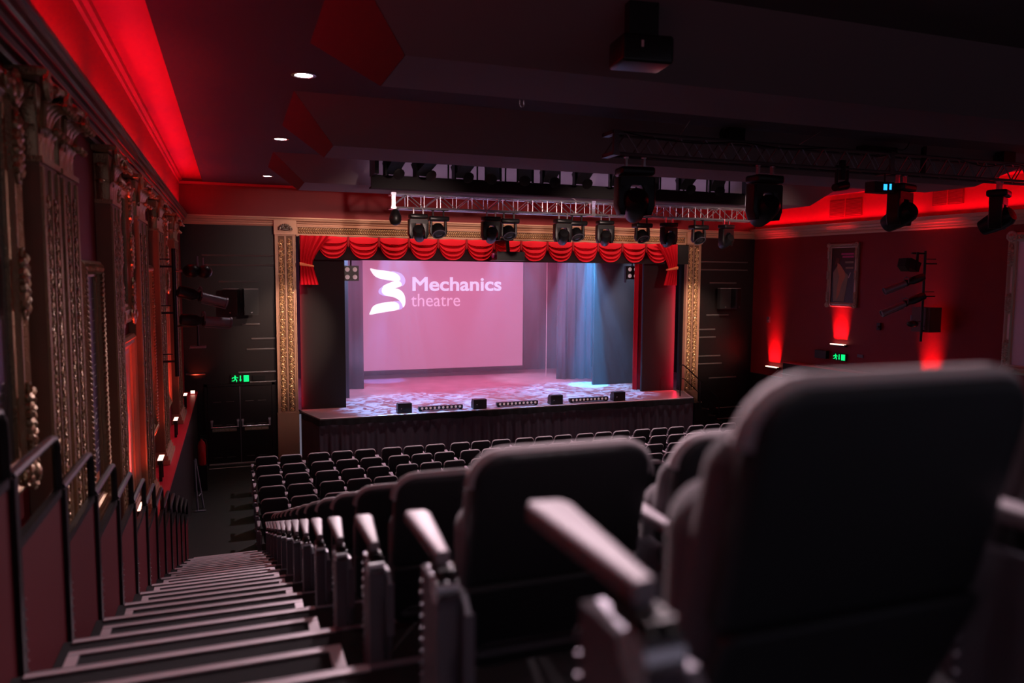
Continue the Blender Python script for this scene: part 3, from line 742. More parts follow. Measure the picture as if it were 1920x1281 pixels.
curtain('house_tab', 'narrow red curtain strip right of the tall dark stage leg', [(11.40, 20.3), (11.75, 20.3)], SZ+.01, 6.4, vel, .035, 7)
flat('stage_flat', 'tall plain dark flat left of the narrow red curtain strip', 10.72, 12.4, 21.62, SZ+.002, 6.6)
curtain('side_curtain', 'pleated curtain lit by the bright blue beam', [(10.15, 23.2), (11.3, 23.0)], SZ+.01, 6.8, drapeb, .06, 3.2)
curtain('backdrop', 'black backdrop filling the rear of the stage behind the screen', [(1.5, 26.0), (13.5, 26.0)], SZ+.01, 7.4, drapeb, .04, 1.4, dens=16)
m = MB().cyl((10.05, 23.9, 1.235), (10.05, 23.9, 8.0), .012)
tag(m.build('hanging_cable', alu), 'thin pale cable hanging left of the blue-lit curtain', 'cable')
# screen
scr = thing('projection_screen', 'large pink lit projection screen showing a white logo and lettering', 'screen', (6.80, 25.0, 1.52))
MB().box(-2.80, 2.80, 0, .02, 0, 3.95).build('screen_cloth', screenm, scr)
for wx in (-2.5, 2.5): MB().cyl((wx, .02, 3.95), (wx, .02, 6.48), .012).build('suspension_wire', blackm, scr)
MB().box(-2.84, 2.84, -.01, .04, -.06, 0).box(-2.84, -2.80, -.01, .04, 0, 3.95).box(2.80, 2.84, -.01, .04, 0, 3.95).build('border', blackm, scr)
def lg(name, m_, pts, d):
    # Catmull-Rom smoothing of the outline, kept in the screen plane
    P = [Vector(p) for p in pts]; n = len(P); out = []
    for i in range(n):
        p0, p1_, p2_, p3_ = P[i-1], P[i], P[(i+1) % n], P[(i+2) % n]
        for k in range(4):
            t = k/4; out.append(.5*((2*p1_)+(-p0+p2_)*t+(2*p0-5*p1_+4*p2_-p3_)*t*t+(-p0+3*p1_-3*p2_+p3_)*t**3))
    MB().prism([(q.x-6.80, q.y-1.52) for q in out], -.002, 'y', -d).build(name, m_, scr)
lg('ribbon_fold', logol, [(4.95, 4.80), (5.10, 4.79), (5.27, 4.73), (5.38, 4.61), (5.41, 4.49), (5.38, 4.38), (5.29, 4.31), (5.26, 4.42), (5.10, 4.52), (4.95, 4.62)], .002)
lg('ribbon', logow, [(4.25, 4.89), (4.44, 4.855), (4.82, 4.81), (5.05, 4.76), (5.20, 4.66), (5.24, 4.52), (5.10, 4.485), (4.82, 4.51), (4.57, 4.56), (4.41, 4.63), (4.30, 4.76)], .004)
lg('ribbon_fold', logol, [(4.75, 4.36), (4.63, 4.29), (4.53, 4.20), (4.52, 4.10), (4.60, 4.03), (4.75, 3.99), (4.90, 4.05), (4.90, 4.22), (4.95, 4.28)], .002)
lg('ribbon', logow, [(5.06, 4.485), (4.82, 4.40), (4.66, 4.31), (4.72, 4.27), (4.95, 4.24), (5.15, 4.27), (5.28, 4.33), (5.27, 4.42), (5.18, 4.49)], .006)
lg('ribbon', logow, [(4.66, 4.28), (4.82, 4.27), (5.10, 4.24), (5.26, 4.17), (5.37, 4.03), (5.41, 3.85), (5.39, 3.69), (5.33, 3.61), (5.29, 3.72), (5.20, 3.84), (5.04, 3.94), (4.85, 3.98), (4.70, 4.03), (4.62, 4.14)], .008)
lg('ribbon_fold', logol, [(5.00, 3.80), (5.12, 3.82), (5.24, 3.81), (5.30, 3.72), (5.33, 3.62), (5.26, 3.55), (5.15, 3.53), (5.05, 3.62)], .002)
lg('ribbon', logow, [(4.22, 3.38), (4.25, 3.50), (4.32, 3.64), (4.48, 3.73), (4.81, 3.79), (5.02, 3.80), (5.17, 3.73), (5.20, 3.62), (5.15, 3.53), (4.81, 3.47), (4.54, 3.43)], .004)
def scrtext(body, x, z, h, width, m_, bold):
    c = bpy.data.curves.new('lettering', 'FONT'); c.body = body; c.size = h; c.extrude = .001; c.bevel_depth = bold; c.bevel_resolution = 0
    c.materials.append(m_); o = bpy.data.objects.new('lettering', c); COL.objects.link(o)
    bpy.context.view_layer.update(); wd = o.dimensions.x or 1
    o.location = (x-6.80, -.006, z-1.52); o.rotation_euler = (PI/2, 0, 0); o.scale = (width/wd, 1, 1); to_mesh(o, scr)
scrtext('Mechanics', 5.61, 4.17, .64, 3.15, logot, .016)
scrtext('theatre', 5.60, 3.64, .62, 1.70, logop, 0)

# pelmet with swags and tied-back tails
pel = thing('stage_pelmet', 'red velvet pelmet of scalloped swags with tied tails over the stage opening', 'curtain', (0, 19.42, 0))
NS = 13; xs0 = 1.98; pitch = (12.0-xs0)/NS
def swag(xc, wd, dep, ztop):
    m = MB()
    def fn(u, v):
        c = (u-.5)*2; q = math.sqrt(max(0, 1-abs(c)**2.3))
        f = v*(2-v)*.5+v*.5
        xx = xc+c*wd/2*(1-.10*v*(1-abs(c)))
        return (xx, -.02-.085*(((v*4.001) % 1)**.6)*(.15+.85*q)-.03*v*q, ztop-dep*f*q-.02*abs(c))
    m.grid(20, 40, fn); return m
for i in range(NS):
    swag(xs0+pitch*(i+.5), pitch*1.0, .55, 5.63).build('swag', vel, pel, True)
m = MB()
for i in range(NS+1):
    xj = xs0+pitch*i; m.slab([(xj-.025, 5.63), (xj+.025, 5.63), (xj+.03, 5.42), (xj, 5.36), (xj-.03, 5.42)], .03, .01, lambda a, b, c: (a, -.05-c, b))
m.build('swag_join', veld, pel, True)
MB().box(1.55, 12.70, 0, .215, 5.60, 5.62).box(1.55, 12.70, 0, .03, 5.05, 5.62).build('pelmet_backing', drape, pel)
def tail(x_out, s):
    m = MB()
    def prof(v):     # half-open width and drop
        if v < .62: t = v/.62; return .74*(1-t)**1.25+.30*t, 5.63-.70*t
        t = (v-.62)/.38; return .30+.14*t, 4.93-.50*t
    def fn(u, v):
        wv, z = prof(v); a = .035*(1 if v < .55 else .7)
        x = x_out+s*(u*wv); sag = -.10*u*math.sin(min(1, v/.62)*PI)*.6
        return (x, -.10-a*math.sin(u*2*PI*5)-.02, z-.0+(.10*(1-u)*(0 if v > .62 else v)) + sag*0)
    m.grid(60, 26, fn); o = m.build('tail', vel, pel, True)
    b = MB(); b.slab([(x_out-s*.01, 4.98), (x_out+s*.33, 4.90), (x_out+s*.33, 4.86), (x_out-s*.01, 4.90)], .13, .01, lambda a, bb, c: (a, -.17+c, bb)); b.build('tieback', tieb, pel, True)
tail(1.57, 1); tail(12.24, -1)
# dark projector box under the portal
t = thing('projector', 'black boxy projector hanging under the centre of the gold portal beam', 'projector', (6.78, 18.75, 5.2))
MB().box(-.38, .38, -.22, .22, -.10, .10).build('body', blackm, t)
MB().prism([(-.45, -.13), (.42, -.13), (.38, -.10), (-.38, -.10)], .44, 'y', -.22).build('tray', blackp, t)
MB().cyl((0, 0, .1), (0, .1, .45), .05).box(-.18, .18, .1, .8, .40, .46).build('bracket', blackm, t)
MB().cyl((-.38, 0, 0), (-.44, 0, 0), .06).build('lens', posterm, t)
# lamp clusters on the stage legs
def four_lamp(label, x, y, z, s):
    t = thing('blinder_lamp', label, 'stage lamp', (x, y, z), 0, 'four-lens lamp units')
    MB().box(-.20, .20, 0, .12, -.20, .20).build('housing', blackm, t)
    for a in (-.10, .10):
        for b in (-.10, .10): MB().lathe([(.001, -.035), (.04, -.03), (.06, -.01), (.062, 0)], (a, 0, b), (0, 1, 0), 12).build('lens', pinklens, t, True)
    MB().cyl((0, .05, .2), (0, .05, 8.0-z), .02).box(-.25, .25, .02, .08, .34, .38).box(s*.22, s*.24, .0, .1, -.3, .2).build('bracket', blackm, t)
four_lamp('four-lens lamp unit high on the left masking beside the screen', 2.98, 20.5, 4.72, -1)
four_lamp('four-lens lamp unit high on the right above the red strip', 11.50, 20.6, 4.80, -1)
# footlights and monitors on the stage edge
mon = None
for i, x in enumerate((4.0, 5.98, 8.15, 10.05)):
    lab = f'small black wedge speaker on the stage edge, {ORD[i]} from the left'
    if mon is None:
        mon = thing('stage_monitor', lab, 'speaker', (x, 18.72, SZ+.004), 0, 'wedge speakers on the stage edge')
        MB().slab([(-.12, 0), (.12, 0), (.12, .15), (.06, .24), (-.12, .24)], .36, .012, lambda a, b, c: (c-.18, a, b)).build('cabinet', blackp, mon)
        MB().box(-.15, .15, .124, .128, .02, .14).build('grille', blackm, mon); MB().box(-.10, -.08, -.126, -.12, .10, .12).build('indicator', silver, mon)
    else: dup(mon, (x, 18.72, SZ+.004), lab)
bat = None
for i, x in enumerate((4.96, 7.06, 9.17)):
    lab = f'long low LED batten lying on the stage edge, {ORD[i]} from the left'
    if bat is None:
        bat = thing('led_batten', lab, 'stage lamp', (x, 18.76, SZ+.004), 0, 'LED battens on the stage edge')
        MB().box(-.58, .58, -.06, .06, .02, .11).box(-.56, -.50, -.05, .05, 0, .02).box(.50, .56, -.05, .05, 0, .02).build('housing', blackp, bat)
        for k in range(10): MB().lathe([(.001, -.01), (.03, -.008), (.034, .002)], (-.5+k*.111, -.06, .07), (0, 1, 0), 8).build('lens', pinklens, bat, True)
    else: dup(bat, (x, 18.76, SZ+.004), lab)

# loudspeakers on the back wall
def pa(label, x, y, z, rz1, rz2):
    t = thing('wall_speaker', label, 'speaker', (x, y, z), 0, 'paired wall speakers')
    for dx, rz in ((-.19, rz1), (.20, rz2)):
        R = Matrix.Rotation(rz, 3, 'Z')
        MB().prism([(-.17, -.15), (.17, -.15), (.12, .15), (-.12, .15)], .62, 'z', 0).xf(R, (dx, 0, 0)).build('cabinet', blackp, t)
        MB().prism([(-.16, -.16), (.16, -.16), (.16, -.152), (-.16, -.152)], .58, 'z', .02).xf(R, (dx, 0, 0)).build('grille', blackm, t)
        MB().prism([(-.17, -.15), (.17, -.15), (.12, .15), (-.12, .15)], .008, 'z', .62).xf(R, (dx, 0, 0)).build('dusty_top', pwhite, t)
        MB().box(-.02, .02, -.17, -.16, .05, .07).xf(R, (dx, 0, 0)).build('badge', silver, t)
    MB().box(-.1, .1, .12, .30, .2, .3).build('bracket', blackm, t)
pa('pair of black speakers with pale dusty tops on the wall left of the stage', .19, 19.42, 3.70, -.35, .25)
pa('pair of black speakers with pale dusty tops on the wall right of the stage', 14.15, 19.42, 3.72, -.15, .6)
# exit signs
def exit_sign(label, loc, rz):
    t = thing('exit_sign', label, 'exit sign', loc, rz, 'green exit signs')
    MB().box(-.22, .22, -.05, 0, -.10, .10).build('box', greend, t)
    g = MB()       # running figure, arrow, door
    g.ball((-.125, -.054, .062), .018, .004, .018)
    g.prism([(-.15, .035), (-.11, .045), (-.10, -.01), (-.13, -.02)], -.006, 'y', -.051)
    g.prism([(-.13, -.005), (-.10, -.01), (-.075, -.04), (-.085, -.08), (-.10, -.08), (-.10, -.045)], -.006, 'y', -.051)
    g.prism([(-.13, -.01), (-.115, -.02), (-.15, -.06), (-.20, -.06), (-.20, -.045), (-.16, -.04)], -.006, 'y', -.051)
    g.prism([(-.15, .035), (-.19, .03), (-.20, .0), (-.185, .0), (-.175, .015), (-.14, .02)], -.006, 'y', -.051)
    g.prism([(-.11, .04), (-.07, .01), (-.05, .02), (-.055, .03), (-.075, .025), (-.10, .05)], -.006, 'y', -.051)
    g.build('running_figure', green, t)
    MB().prism([(-.012, .075), (.012, .075), (.012, -.03), (.028, -.03), (0, -.075), (-.028, -.03), (-.012, -.03)], -.006, 'y', -.051).build('arrow', green, t)
    MB().prism([(.075, -.08), (.195, -.08), (.195, .08), (.075, .08)], -.006, 'y', -.051).build('door_symbol', green, t)
    return t
exit_sign('green running-man exit sign above the double doors', (.14, BY-.01, 2.12), 0)
exit_sign('green running-man exit sign on the red right wall', (rw(16.25, .012), 16.25, 2.53), -PI/2+RWA)
t = tag(MB().box(.42, .72, BY-.03, BY-.005, 2.06, 2.18).build('door_plate', blackm), 'small dark plate with faint writing right of the exit sign', 'sign')
t = tag(MB().box(-.09, .09, -.02, 0, -.04, .04).build('door_plate', blackg), 'small dark plate right of the exit sign on the red wall', 'sign')
t.location = (rw(15.6, .012), 15.6, 2.62); t.rotation_euler = (0, 0, -PI/2+RWA)
# fire extinguisher
t = thing('fire_extinguisher', 'red fire extinguisher standing at the foot of the left wall near the doors', 'fire extinguisher', (-.70, 17.5, .55))
MB().lathe([(.07, 0), (.085, .02), (.085, .42), (.06, .50), (.025, .54), (.025, .58)], (0, 0, 0), (0, 0, 1), 14).build('cylinder', red_ext, t, True)
MB().box(-.015, .09, -.012, .012, .58, .61).box(-.02, .10, -.012, .012, .63, .65).build('handle', blackm, t); MB().tube([(0, -.02, .58), (.08, -.04, .56), (.11, -.03, .4), (.10, 0, .15)], .012).build('hose', blackm, t)
MB().box(-.16, .1, -.1, .1, -.55, -.005).build('stand', blackp, t)
# chairs/rack silhouettes along the dado: folded stand
t = thing('folded_stand', 'folded grey stand leaning on the dark dado near the extinguisher', 'stand', (-.74, 15.9, 0))
MB().cyl((0, 0, 0), (-.04, .1, 1.0), .018).cyl((.10, .2, 0), (-.03, .25, 1.0), .018).cyl((.02, 0, .3), (.06, .25, .3), .012).build('frame', steel, t)
MB().box(-.05, .15, -.05, .0, 0, .02).build('foot', steel, t)

# ------------------------------------------------------------------ right wall things
def on_right(y, z, off=.0): return (rw(y, off), y, z)
RZ = -PI/2+RWA      # local x runs along the wall, local -y points into the room
def bar(y, z, lab, p):
    t = thing('wall_uplight', lab, 'wall light', on_right(y, z, .08), RZ, 'red uplights on the right wall')
    MB().box(-.25, .25, -.045, .06, -.06, .0).build('housing', blackm, t); MB().box(-.235, .235, -.06, .035, .0, .006).box(-.235, .235, -.052, -.045, -.02, .0).build('lens', lampr, t)
    o = area('wall_uplight_lamp', on_right(y, z+.02, .06), (rw(y, .02), y, z+1.7), .44, .05, p*1.9, (1, .02, .035), 28)
    o.rotation_euler = Matrix.Rotation(RWA, 3, 'Z').to_4x4().to_euler(); o.rotation_euler = (0, 0, 0)
    M_ = Matrix.Rotation(RZ, 4, 'Z') @ Matrix.Rotation(PI-.13, 4, 'X'); M_.translation = Vector(on_right(y, z+.02, .06)); o.matrix_world = M_
bar(18.72, 1.99, 'red uplight bar lowest on the right wall, beside the back corner', 7)
bar(16.28, 2.88, 'red uplight bar directly below the framed nude poster', 7)
bar(13.55, 1.98, 'red uplight bar below the wall-mounted spotlights on the right', 9)
def p5(t, a, b):
    MB().box(.004, .010, -a, a, -b, b).build('print', posterk, t)
    # local y runs away from the stage-left edge: mirrored so the figure stands left
    q = 1
    patch(t, 'draped_cloth', posterg, [(q*-a*.75, -b*.95), (q*a*.15, -b*.95), (q*a*.35, -b*.35), (q*a*.45, b*.0), (q*a*.05, b*.15), (q*-a*.5, b*.35), (q*-a*.85, b*.1)], .011)
    patch(t, 'figure', posters, [(q*-a*.50, b*.50), (q*-a*.2, b*.35), (q*a*.15, b*.12), (q*a*.22, -b*.05), (q*-.02, -b*.30), (q*-a*.25, -b*.70), (q*-a*.5, -b*.92), (q*-a*.45, -b*.4), (q*-a*.3, -b*.05), (q*-a*.5, b*.25)], .013)
    patch(t, 'hair', posterb, [(q*-a*.75, b*.35), (q*-a*.6, b*.62), (q*-a*.35, b*.62), (q*-a*.3, b*.4), (q*-a*.5, b*.45)], .015)
    patch(t, 'white_strip', posterw, [(q*a*.45, -b*.1), (q*a*.6, b*.1), (q*a*.66, b*.1), (q*a*.52, -b*.1)], .015)
    for i, (z, w_) in enumerate(((.80, .7), (.70, .6), (.50, .35), (.30, .3))): patch(t, 'lettering_line', posterm if i < 2 else posterg, [(q*-a*(w_-.5), b*z), (q*a*.85, b*z), (q*a*.85, b*z-.05), (q*-a*(w_-.5), b*z-.05)], .011)
fr = ornate_frame('poster', 'framed dark poster of a draped nude figure on the red right wall', 'poster', on_right(16.28, 4.75, .012), 1.02, 1.72, .12, silf, p5, rz=PI+RWA)
ornate_frame('wall_mirror', 'very large ornate silver-gold frame with pale glass at the right edge', 'mirror', on_right(10.4, 4.15, .012), 2.9, 3.05, .20, silf, mirror_fill, rz=PI+RWA)
# vents
def vent(y0, y1, z0, z1, lab):
    yc = (y0+y1)/2; L = abs(y1-y0)/2
    t = thing('vent_grille', lab, 'vent', on_right(yc, (z0+z1)/2, .014), RZ, 'vent grilles above the right cornice')
    h = (z1-z0)/2
    MB().box(-L, L, -.02, 0, -h, h).build('frame', redw, t)
    m = MB()
    for i in range(12): m.box(-L+.03, L-.03, -.035, -.02, -h+.03+i*(2*h-.06)/12, -h+.03+i*(2*h-.06)/12+.012)
    m.box(-.01, .01, -.04, -.02, -h, h); m.build('louvres', redc, t)
vent(15.75, 16.82, 6.32, 6.80, 'red louvred vent above the framed poster'); vent(12.95, 13.73, 6.40, 6.80, 'red louvred vent further along toward the right edge')
t = tag(MB().box(-.2, .2, -.12, 0, -.12, .1).build('junction_box', blackm), 'small black box left of the exit sign on the red wall', 'box'); t.location = on_right(16.85, 2.56, .012); t.rotation_euler = (0, 0, RZ)
for y, z, l in ((15.05, 3.44, 'small dark wall fitting right of the framed poster'), (19.0, 3.4, 'small pale wall bracket near the back corner')):
    t = tag(MB().box(-.05, .05, -.05, 0, -.09, .09).cyl((0, -.05, 0), (.06, -.1, -.02), .02).build('wall_fitting', blackm if y < 18 else steel), l, 'fitting'); t.location = on_right(y, z, .012); t.rotation_euler = (0, 0, RZ)
# parapet with stepped rail on the right
m = MB(); y0, y1 = 14.3, 18.1
m.add([(rw(y0, .25), y0, 0), (rw(y1, .25), y1, 0), (rw(y1, .02), y1, 0), (rw(y0, .02), y0, 0), (rw(y0, .25), y0, 2.18), (rw(y1, .25), y1, 2.18), (rw(y1, .02), y1, 2.18), (rw(y0, .02), y0, 2.18)],
      [(0, 1, 5, 4), (1, 2, 6, 5), (2, 3, 7, 6), (3, 0, 4, 7), (4, 5, 6, 7), (3, 2, 1, 0)])
struct(m.build('trim_parapet_right', blackp))
m = MB(); m.add([(rw(y0, .27), y0, 2.18), (rw(y1, .27), y1, 2.18), (rw(y1, .0), y1, 2.18), (rw(y0, .0), y0, 2.18), (rw(y0, .27), y0, 2.215), (rw(y1, .27), y1, 2.215), (rw(y1, .0), y1, 2.215), (rw(y0, .0), y0, 2.215)],
      [(0, 1, 5, 4), (1, 2, 6, 5), (2, 3, 7, 6), (3, 0, 4, 7), (4, 5, 6, 7), (3, 2, 1, 0)])
struct(m.build('trim_parapet_cap_right', reds))  # red colour stands for the red light on the parapet top
pts = [(rw(y, .29), y, z) for y, z in ((18.1, 1.86), (17.4, 1.86), (17.4, 1.91), (16.0, 1.95), (16.0, 1.90), (15.3, 1.90), (15.3, 1.96), (14.3, 1.98))]
tag(MB().tube(pts, .010, 5).build('stepped_rail', steel), 'thin stepped metal strip along the black parapet on the right', 'rail')
tag(MB().cyl((rw(16.6, .45), 16.6, 0), (rw(16.6, .45), 16.6, 1.86), .014).build('thin_pole', pwhite), 'thin pale upright pole in front of the black parapet', 'pole')
# stage steps and handrail at the right
st = thing('stage_steps', 'dark steps leading down from the stage at the right', 'steps', (12.55, 18.75, 0))
for i in range(5): MB().box(.05+i*.24, .29+i*.24, 0, .85, 0, 1.02-i*.21).build('step', blackp, st)
m = MB()
for i in range(5): m.ball((.27+i*.24, -.01, 1.02-i*.21), .018, n=6, m=4)
m.build('nosing_glint', lampw if False else silver, st)  # silver beads added for the bright dots on the nosing corners
hr = thing('handrail', 'black tubular handrail in front of the right gold pillar', 'handrail', (12.05, 18.68, SZ))
MB().tube([(.0, 0, .02), (-.03, 0, .78), (0, 0, .90), (.06, 0, .93), (.12, 0, .90), (.70, 0, .42), (1.3, 0, -.10), (1.35, 0, -.25), (1.35, 0, -.55)], .018, 8).build('top_rail', blackm, hr, True)
MB().tube([(0, 0, .55), (.12, 0, .52), (.65, 0, .08), (1.3, 0, -.45)], .014, 8).cyl((.68, 0, -.4), (.68, 0, .44), .014).build('lower_rail', blackm, hr, True)

# ------------------------------------------------------------------ trusses
def truss(name, label, x0, x1, y, ztop, d, m_, r, pitch_, endm, zig=False):
    t = thing(name, label, 'truss', (x0, y, ztop)); L = x1-x0
    for yy in (0, d):
        for zz in (0, -d): MB().cyl((0, yy, zz), (L, yy, zz), r, n=8).build('chord', m_, t, True)
    m = MB(); n = int(L/pitch_)
    for i in range(n):
        a, b = L*i/n, L*(i+1)/n
        for yy in (0, d):
            if zig:
                m.cyl((a, yy, -d), ((a+b)/2, yy, 0), r*.42, n=5); m.cyl(((a+b)/2, yy, 0), (b, yy, -d), r*.42, n=5)
            else:
                if i % 2: m.cyl((a, yy, 0), (b, yy, -d), r*.42, n=5)
                else: m.cyl((a, yy, -d), (b, yy, 0), r*.42, n=5)
                m.cyl((b, yy, 0), (b, yy, -d), r*.42, n=5)
        for zz in (0, -d):
            m.cyl((a, 0, zz), (b, d, zz), r*.36, n=5)
    m.build('bracing', m_, t)
    for xx in endm: MB().box(xx-.05, xx+.05, -.03, d+.03, -.025, .025).box(xx-.05, xx+.05, -.03, d+.03, -d-.025, -d+.025).box(xx-.04, xx+.04, -.02, .02, -d, 0).build('end_frame', m_, t)
    return t
truss('lighting_truss', 'bright aluminium lighting truss hanging before the stage portal', 3.07, 12.0, 15.5, 6.33, .28, trussm, .024, .34, (.05, 4.55, 8.87))
truss('lighting_truss', 'dark foreground lighting truss crossing the upper right', 4.95, 15.2, 9.5, 6.66, .29, trussk, .024, .42, (.05, 5.0), True)
def cable(name, label, pts, r=.008, m_=blackm):
    P = [Vector(p) for p in pts]; out = []
    for i in range(len(P)-1):
        p0 = P[max(i-1, 0)]; p1_ = P[i]; p2_ = P[i+1]; p3_ = P[min(i+2, len(P)-1)]
        for k in range(6):
            t = k/6; out.append(.5*((2*p1_)+(-p0+p2_)*t+(2*p0-5*p1_+4*p2_-p3_)*t*t+(-p0+3*p1_-3*p2_+p3_)*t**3))
    out.append(P[-1]); return tag(MB().tube(out, r, 5).build(name, m_, None, True), label, 'cable')
for x, nm in ((6.05, 'left pale suspension wire'), (8.1, 'middle pale suspension wire'), (13.7, 'right pale suspension wire')):
    tag(MB().cyl((x, 9.6, 6.66), (x+(.0 if x < 7 else .22), 9.3, 6.86), .007, n=5).build('suspension_wire', silver), nm+' holding the dark foreground truss', 'wire', 'truss suspension wires')
for x, nm in ((7.0, 'left'), (12.6, 'right')):
    t = thing('chain_hoist', f'black hoist block on the {nm} half of the dark foreground truss', 'hoist', (x, 9.62, 6.68))
    MB().box(-.14, .14, -.1, .1, 0, .18).build('body', blackm, t); MB().tube([(-.2, 0, 0), (-.22, 0, .1), (-.18, 0, .18)], .02).build('chain', blackm, t)
tag(MB().box(10.75, 10.81, 9.62, 9.68, 6.4, 6.86).build('drop_bar', blackm), 'black vertical drop bar crossing the dark truss', 'bar')
cable('power_cable', 'cable draped between the dark truss chords near its left end', [(5.1, 9.47, 6.66), (5.6, 9.45, 6.60), (6.3, 9.45, 6.58), (7.0, 9.45, 6.64), (7.8, 9.45, 6.60), (8.6, 9.45, 6.66)])
cable('power_cable', 'cable looping from the dark truss up to the ceiling', [(9.3, 9.5, 6.66), (9.6, 9.45, 6.75), (10.1, 9.45, 6.72), (10.3, 9.5, 6.86)])
cable('power_cable', 'cable sagging along the right half of the dark truss', [(11.3, 9.45, 6.66), (11.9, 9.44, 6.56), (12.6, 9.45, 6.64), (13.6, 9.44, 6.55), (14.6, 9.45, 6.66)])
cable('power_cable', 'pale cable rising from the bright truss to the bridge', [(7.2, 15.5, 6.33), (7.1, 15.4, 6.37), (6.9, 15.2, 6.39)], .012, alu)
tag(MB().box(-.35, .35, -.08, .08, -.03, .05).build('dimmer_box', blackm), 'black flat box lying on top of the dark truss', 'box').location = (9.75, 9.62, 6.72)

# ------------------------------------------------------------------ moving heads
def moving_head(sc_, kind):
    t = thing('moving_head', 'x', 'stage lamp')
    k = sc_
    c = MB()
    for s in (-1, 1): c.box(s*.10*k-.012*k, s*.10*k+.012*k, -.02*k, .02*k, -.10*k, 0).cyl((s*.10*k, 0, 0.0), (s*.10*k, .0, .03*k), .03*k)
    c.build('clamp', silver if kind == 'a' else blackm, t)
    MB().slab(rrect(-.19*k, .19*k, -.19*k, -.10*k, .03*k), .24*k, .03*k, lambda a, b, c_: (a, c_-.12*k, b)).build('base', blackm, t, True)
    MB().box(.17*k, .20*k, -.05*k, .05*k, -.16*k, -.13*k).build('connector', silver, t)
    if kind == 'a':
        yk = MB(); R_ = .20*k
        outer = [(-R_, -.21*k), (-R_*1.03, -.50*k), (-R_*.8, -.60*k)]
        arch = [(-R_*.62, -.58*k)]+[(-R_*.55*math.cos(a*PI/8), -.40*k+.12*k*math.sin(a*PI/8)) for a in range(9)]+[(R_*.62, -.58*k)]
        poly = [(-R_*.75, -.20*k)]+outer[0:3]+arch+[(R_*.8, -.60*k), (R_*1.03, -.50*k), (R_, -.21*k), (R_*.75, -.20*k)]
        # split into left arm, bridge, right arm so every face is convex enough
        yk.box(-R_*.9, R_*.9, -.08*k, .08*k, -.29*k, -.20*k)
        for s in (-1, 1):
            yk.slab([(s*R_*1.03, -.21*k), (s*R_*1.05, -.50*k), (s*R_*.85, -.60*k), (s*R_*.60, -.60*k), (s*R_*.52, -.40*k), (s*R_*.30, -.30*k), (s*R_*.12, -.27*k), (s*R_*.12, -.21*k)], .15*k, .015*k, lambda a, b, c_: (a, c_-.075*k, b))
        yk.build('yoke', blackm, t, True)
        hd = MB(); ax = Vector((.25, .85, -.42)).normalized(); cc = Vector((.015*k, 0, -.49*k))
        hd.lathe([(.02*k, -.20*k), (.09*k, -.19*k), (.125*k, -.14*k), (.135*k, -.03*k), (.125*k, .08*k), (.105*k, .19*k), (.10*k, .21*k), (.085*k, .212*k), (.08*k, .19*k)], cc, ax, 20)
        hd.cyl(cc+Vector((-.16*k, 0, 0)), cc+Vector((.16*k, 0, 0)), .05*k)
        h = hd.build('lamp_head', blackm, t, True)
        MB().lathe([(.001, .196*k), (.05*k, .195*k), (.078*k, .188*k)], cc, ax, 16).build('lens', glass, h, True)
    else:
        yk = MB()
        for s in (-1, 1): yk.slab([(s*.155*k, -.19*k), (s*.165*k, -.40*k), (s*.13*k, -.46*k), (s*.115*k, -.40*k), (s*.115*k, -.19*k)], .08*k, .01*k, lambda a, b, c_: (a, c_-.04*k, b))
        yk.build('yoke', blackm, t, True)
        hd = MB(); ax = Vector((.05, -.55, -.75)).normalized(); cc = Vector((0, .0, -.36*k))
        hd.lathe([(.03*k, -.12*k), (.10*k, -.10*k), (.125*k, -.02*k), (.125*k, .06*k), (.115*k, .08*k), (.105*k, .075*k)], cc, ax, 20); h = hd.build('lamp_head', blackm, t, True)
        MB().lathe([(.001, .085*k), (.06*k, .08*k), (.10*k, .065*k)], cc, ax, 16).build('lens', glass, h, True)
        MB().lathe([(.112*k, .074*k), (.126*k, .078*k), (.126*k, .088*k), (.112*k, .088*k), (.112*k, .074*k)], cc, ax, 20).build('lens_ring', steel, h, True)
    return t
A = B = None
xa = [3.63, 5.21, 6.88, 7.92, 9.58, 11.17]; xb = [4.11, 5.69, 7.32, 9.0, 10.54]
for i, x in enumerate(xa):
    lab = f'black yoke moving head on the bright truss, {ORD[i]} from the left of its kind'
    if A is None: A = moving_head(1.0, 'a'); A.location = (x, 15.5, 6.03); A['label'] = lab; A['group'] = 'yoke moving heads on the bright truss'
    else: dup(A, (x, 15.5, 6.03), lab, rz=(-.05, .1, 0, -.1, .12, .3)[i])
for i, x in enumerate(xb):
    lab = f'small round wash light on the bright truss, {ORD[i]} from the left of its kind'
    if B is None: B = moving_head(1.15, 'b'); B.location = (x, 15.72, 6.03); B['label'] = lab; B['group'] = 'round wash lights on the bright truss'
    else: dup(B, (x, 15.72, 6.03), lab)
# blunt lamp at the left end
t = thing('stage_lamp', 'dark drop-shaped lamp at the left tip of the bright truss', 'stage lamp', (3.17, 15.55, 6.03))
MB().lathe([(.02, 0), (.07, .03), (.12, .14), (.13, .22), (.10, .30), (.03, .34)], (0, 0, 0), (0, .1, -1), 16).build('lamp_head', blackm, t, True)
MB().box(-.03, .03, -.03, .03, -.02, .03).build('clamp', blackm, t)
G = None
for i, (x, dz, rz) in enumerate(((5.36, -.33, -.15), (7.58, -.33, .05), (10.27, -.31, .35), (12.50, -.30, .5))):
    lab = f'big black moving head under the dark foreground truss, {ORD[i]} from the left'
    if G is None: G = moving_head(1.33, 'a'); G.location = (x, 9.6, 6.34); G.rotation_euler = (0, 0, rz); G['label'] = lab; G['group'] = 'big moving heads on the foreground truss'
    else: dup(G, (x, 9.6, 6.34), lab, rz=rz)
t = thing('stage_lamp', 'small black spotlight with clamp on the dark foreground truss', 'stage lamp', (8.95, 9.5, 6.40))
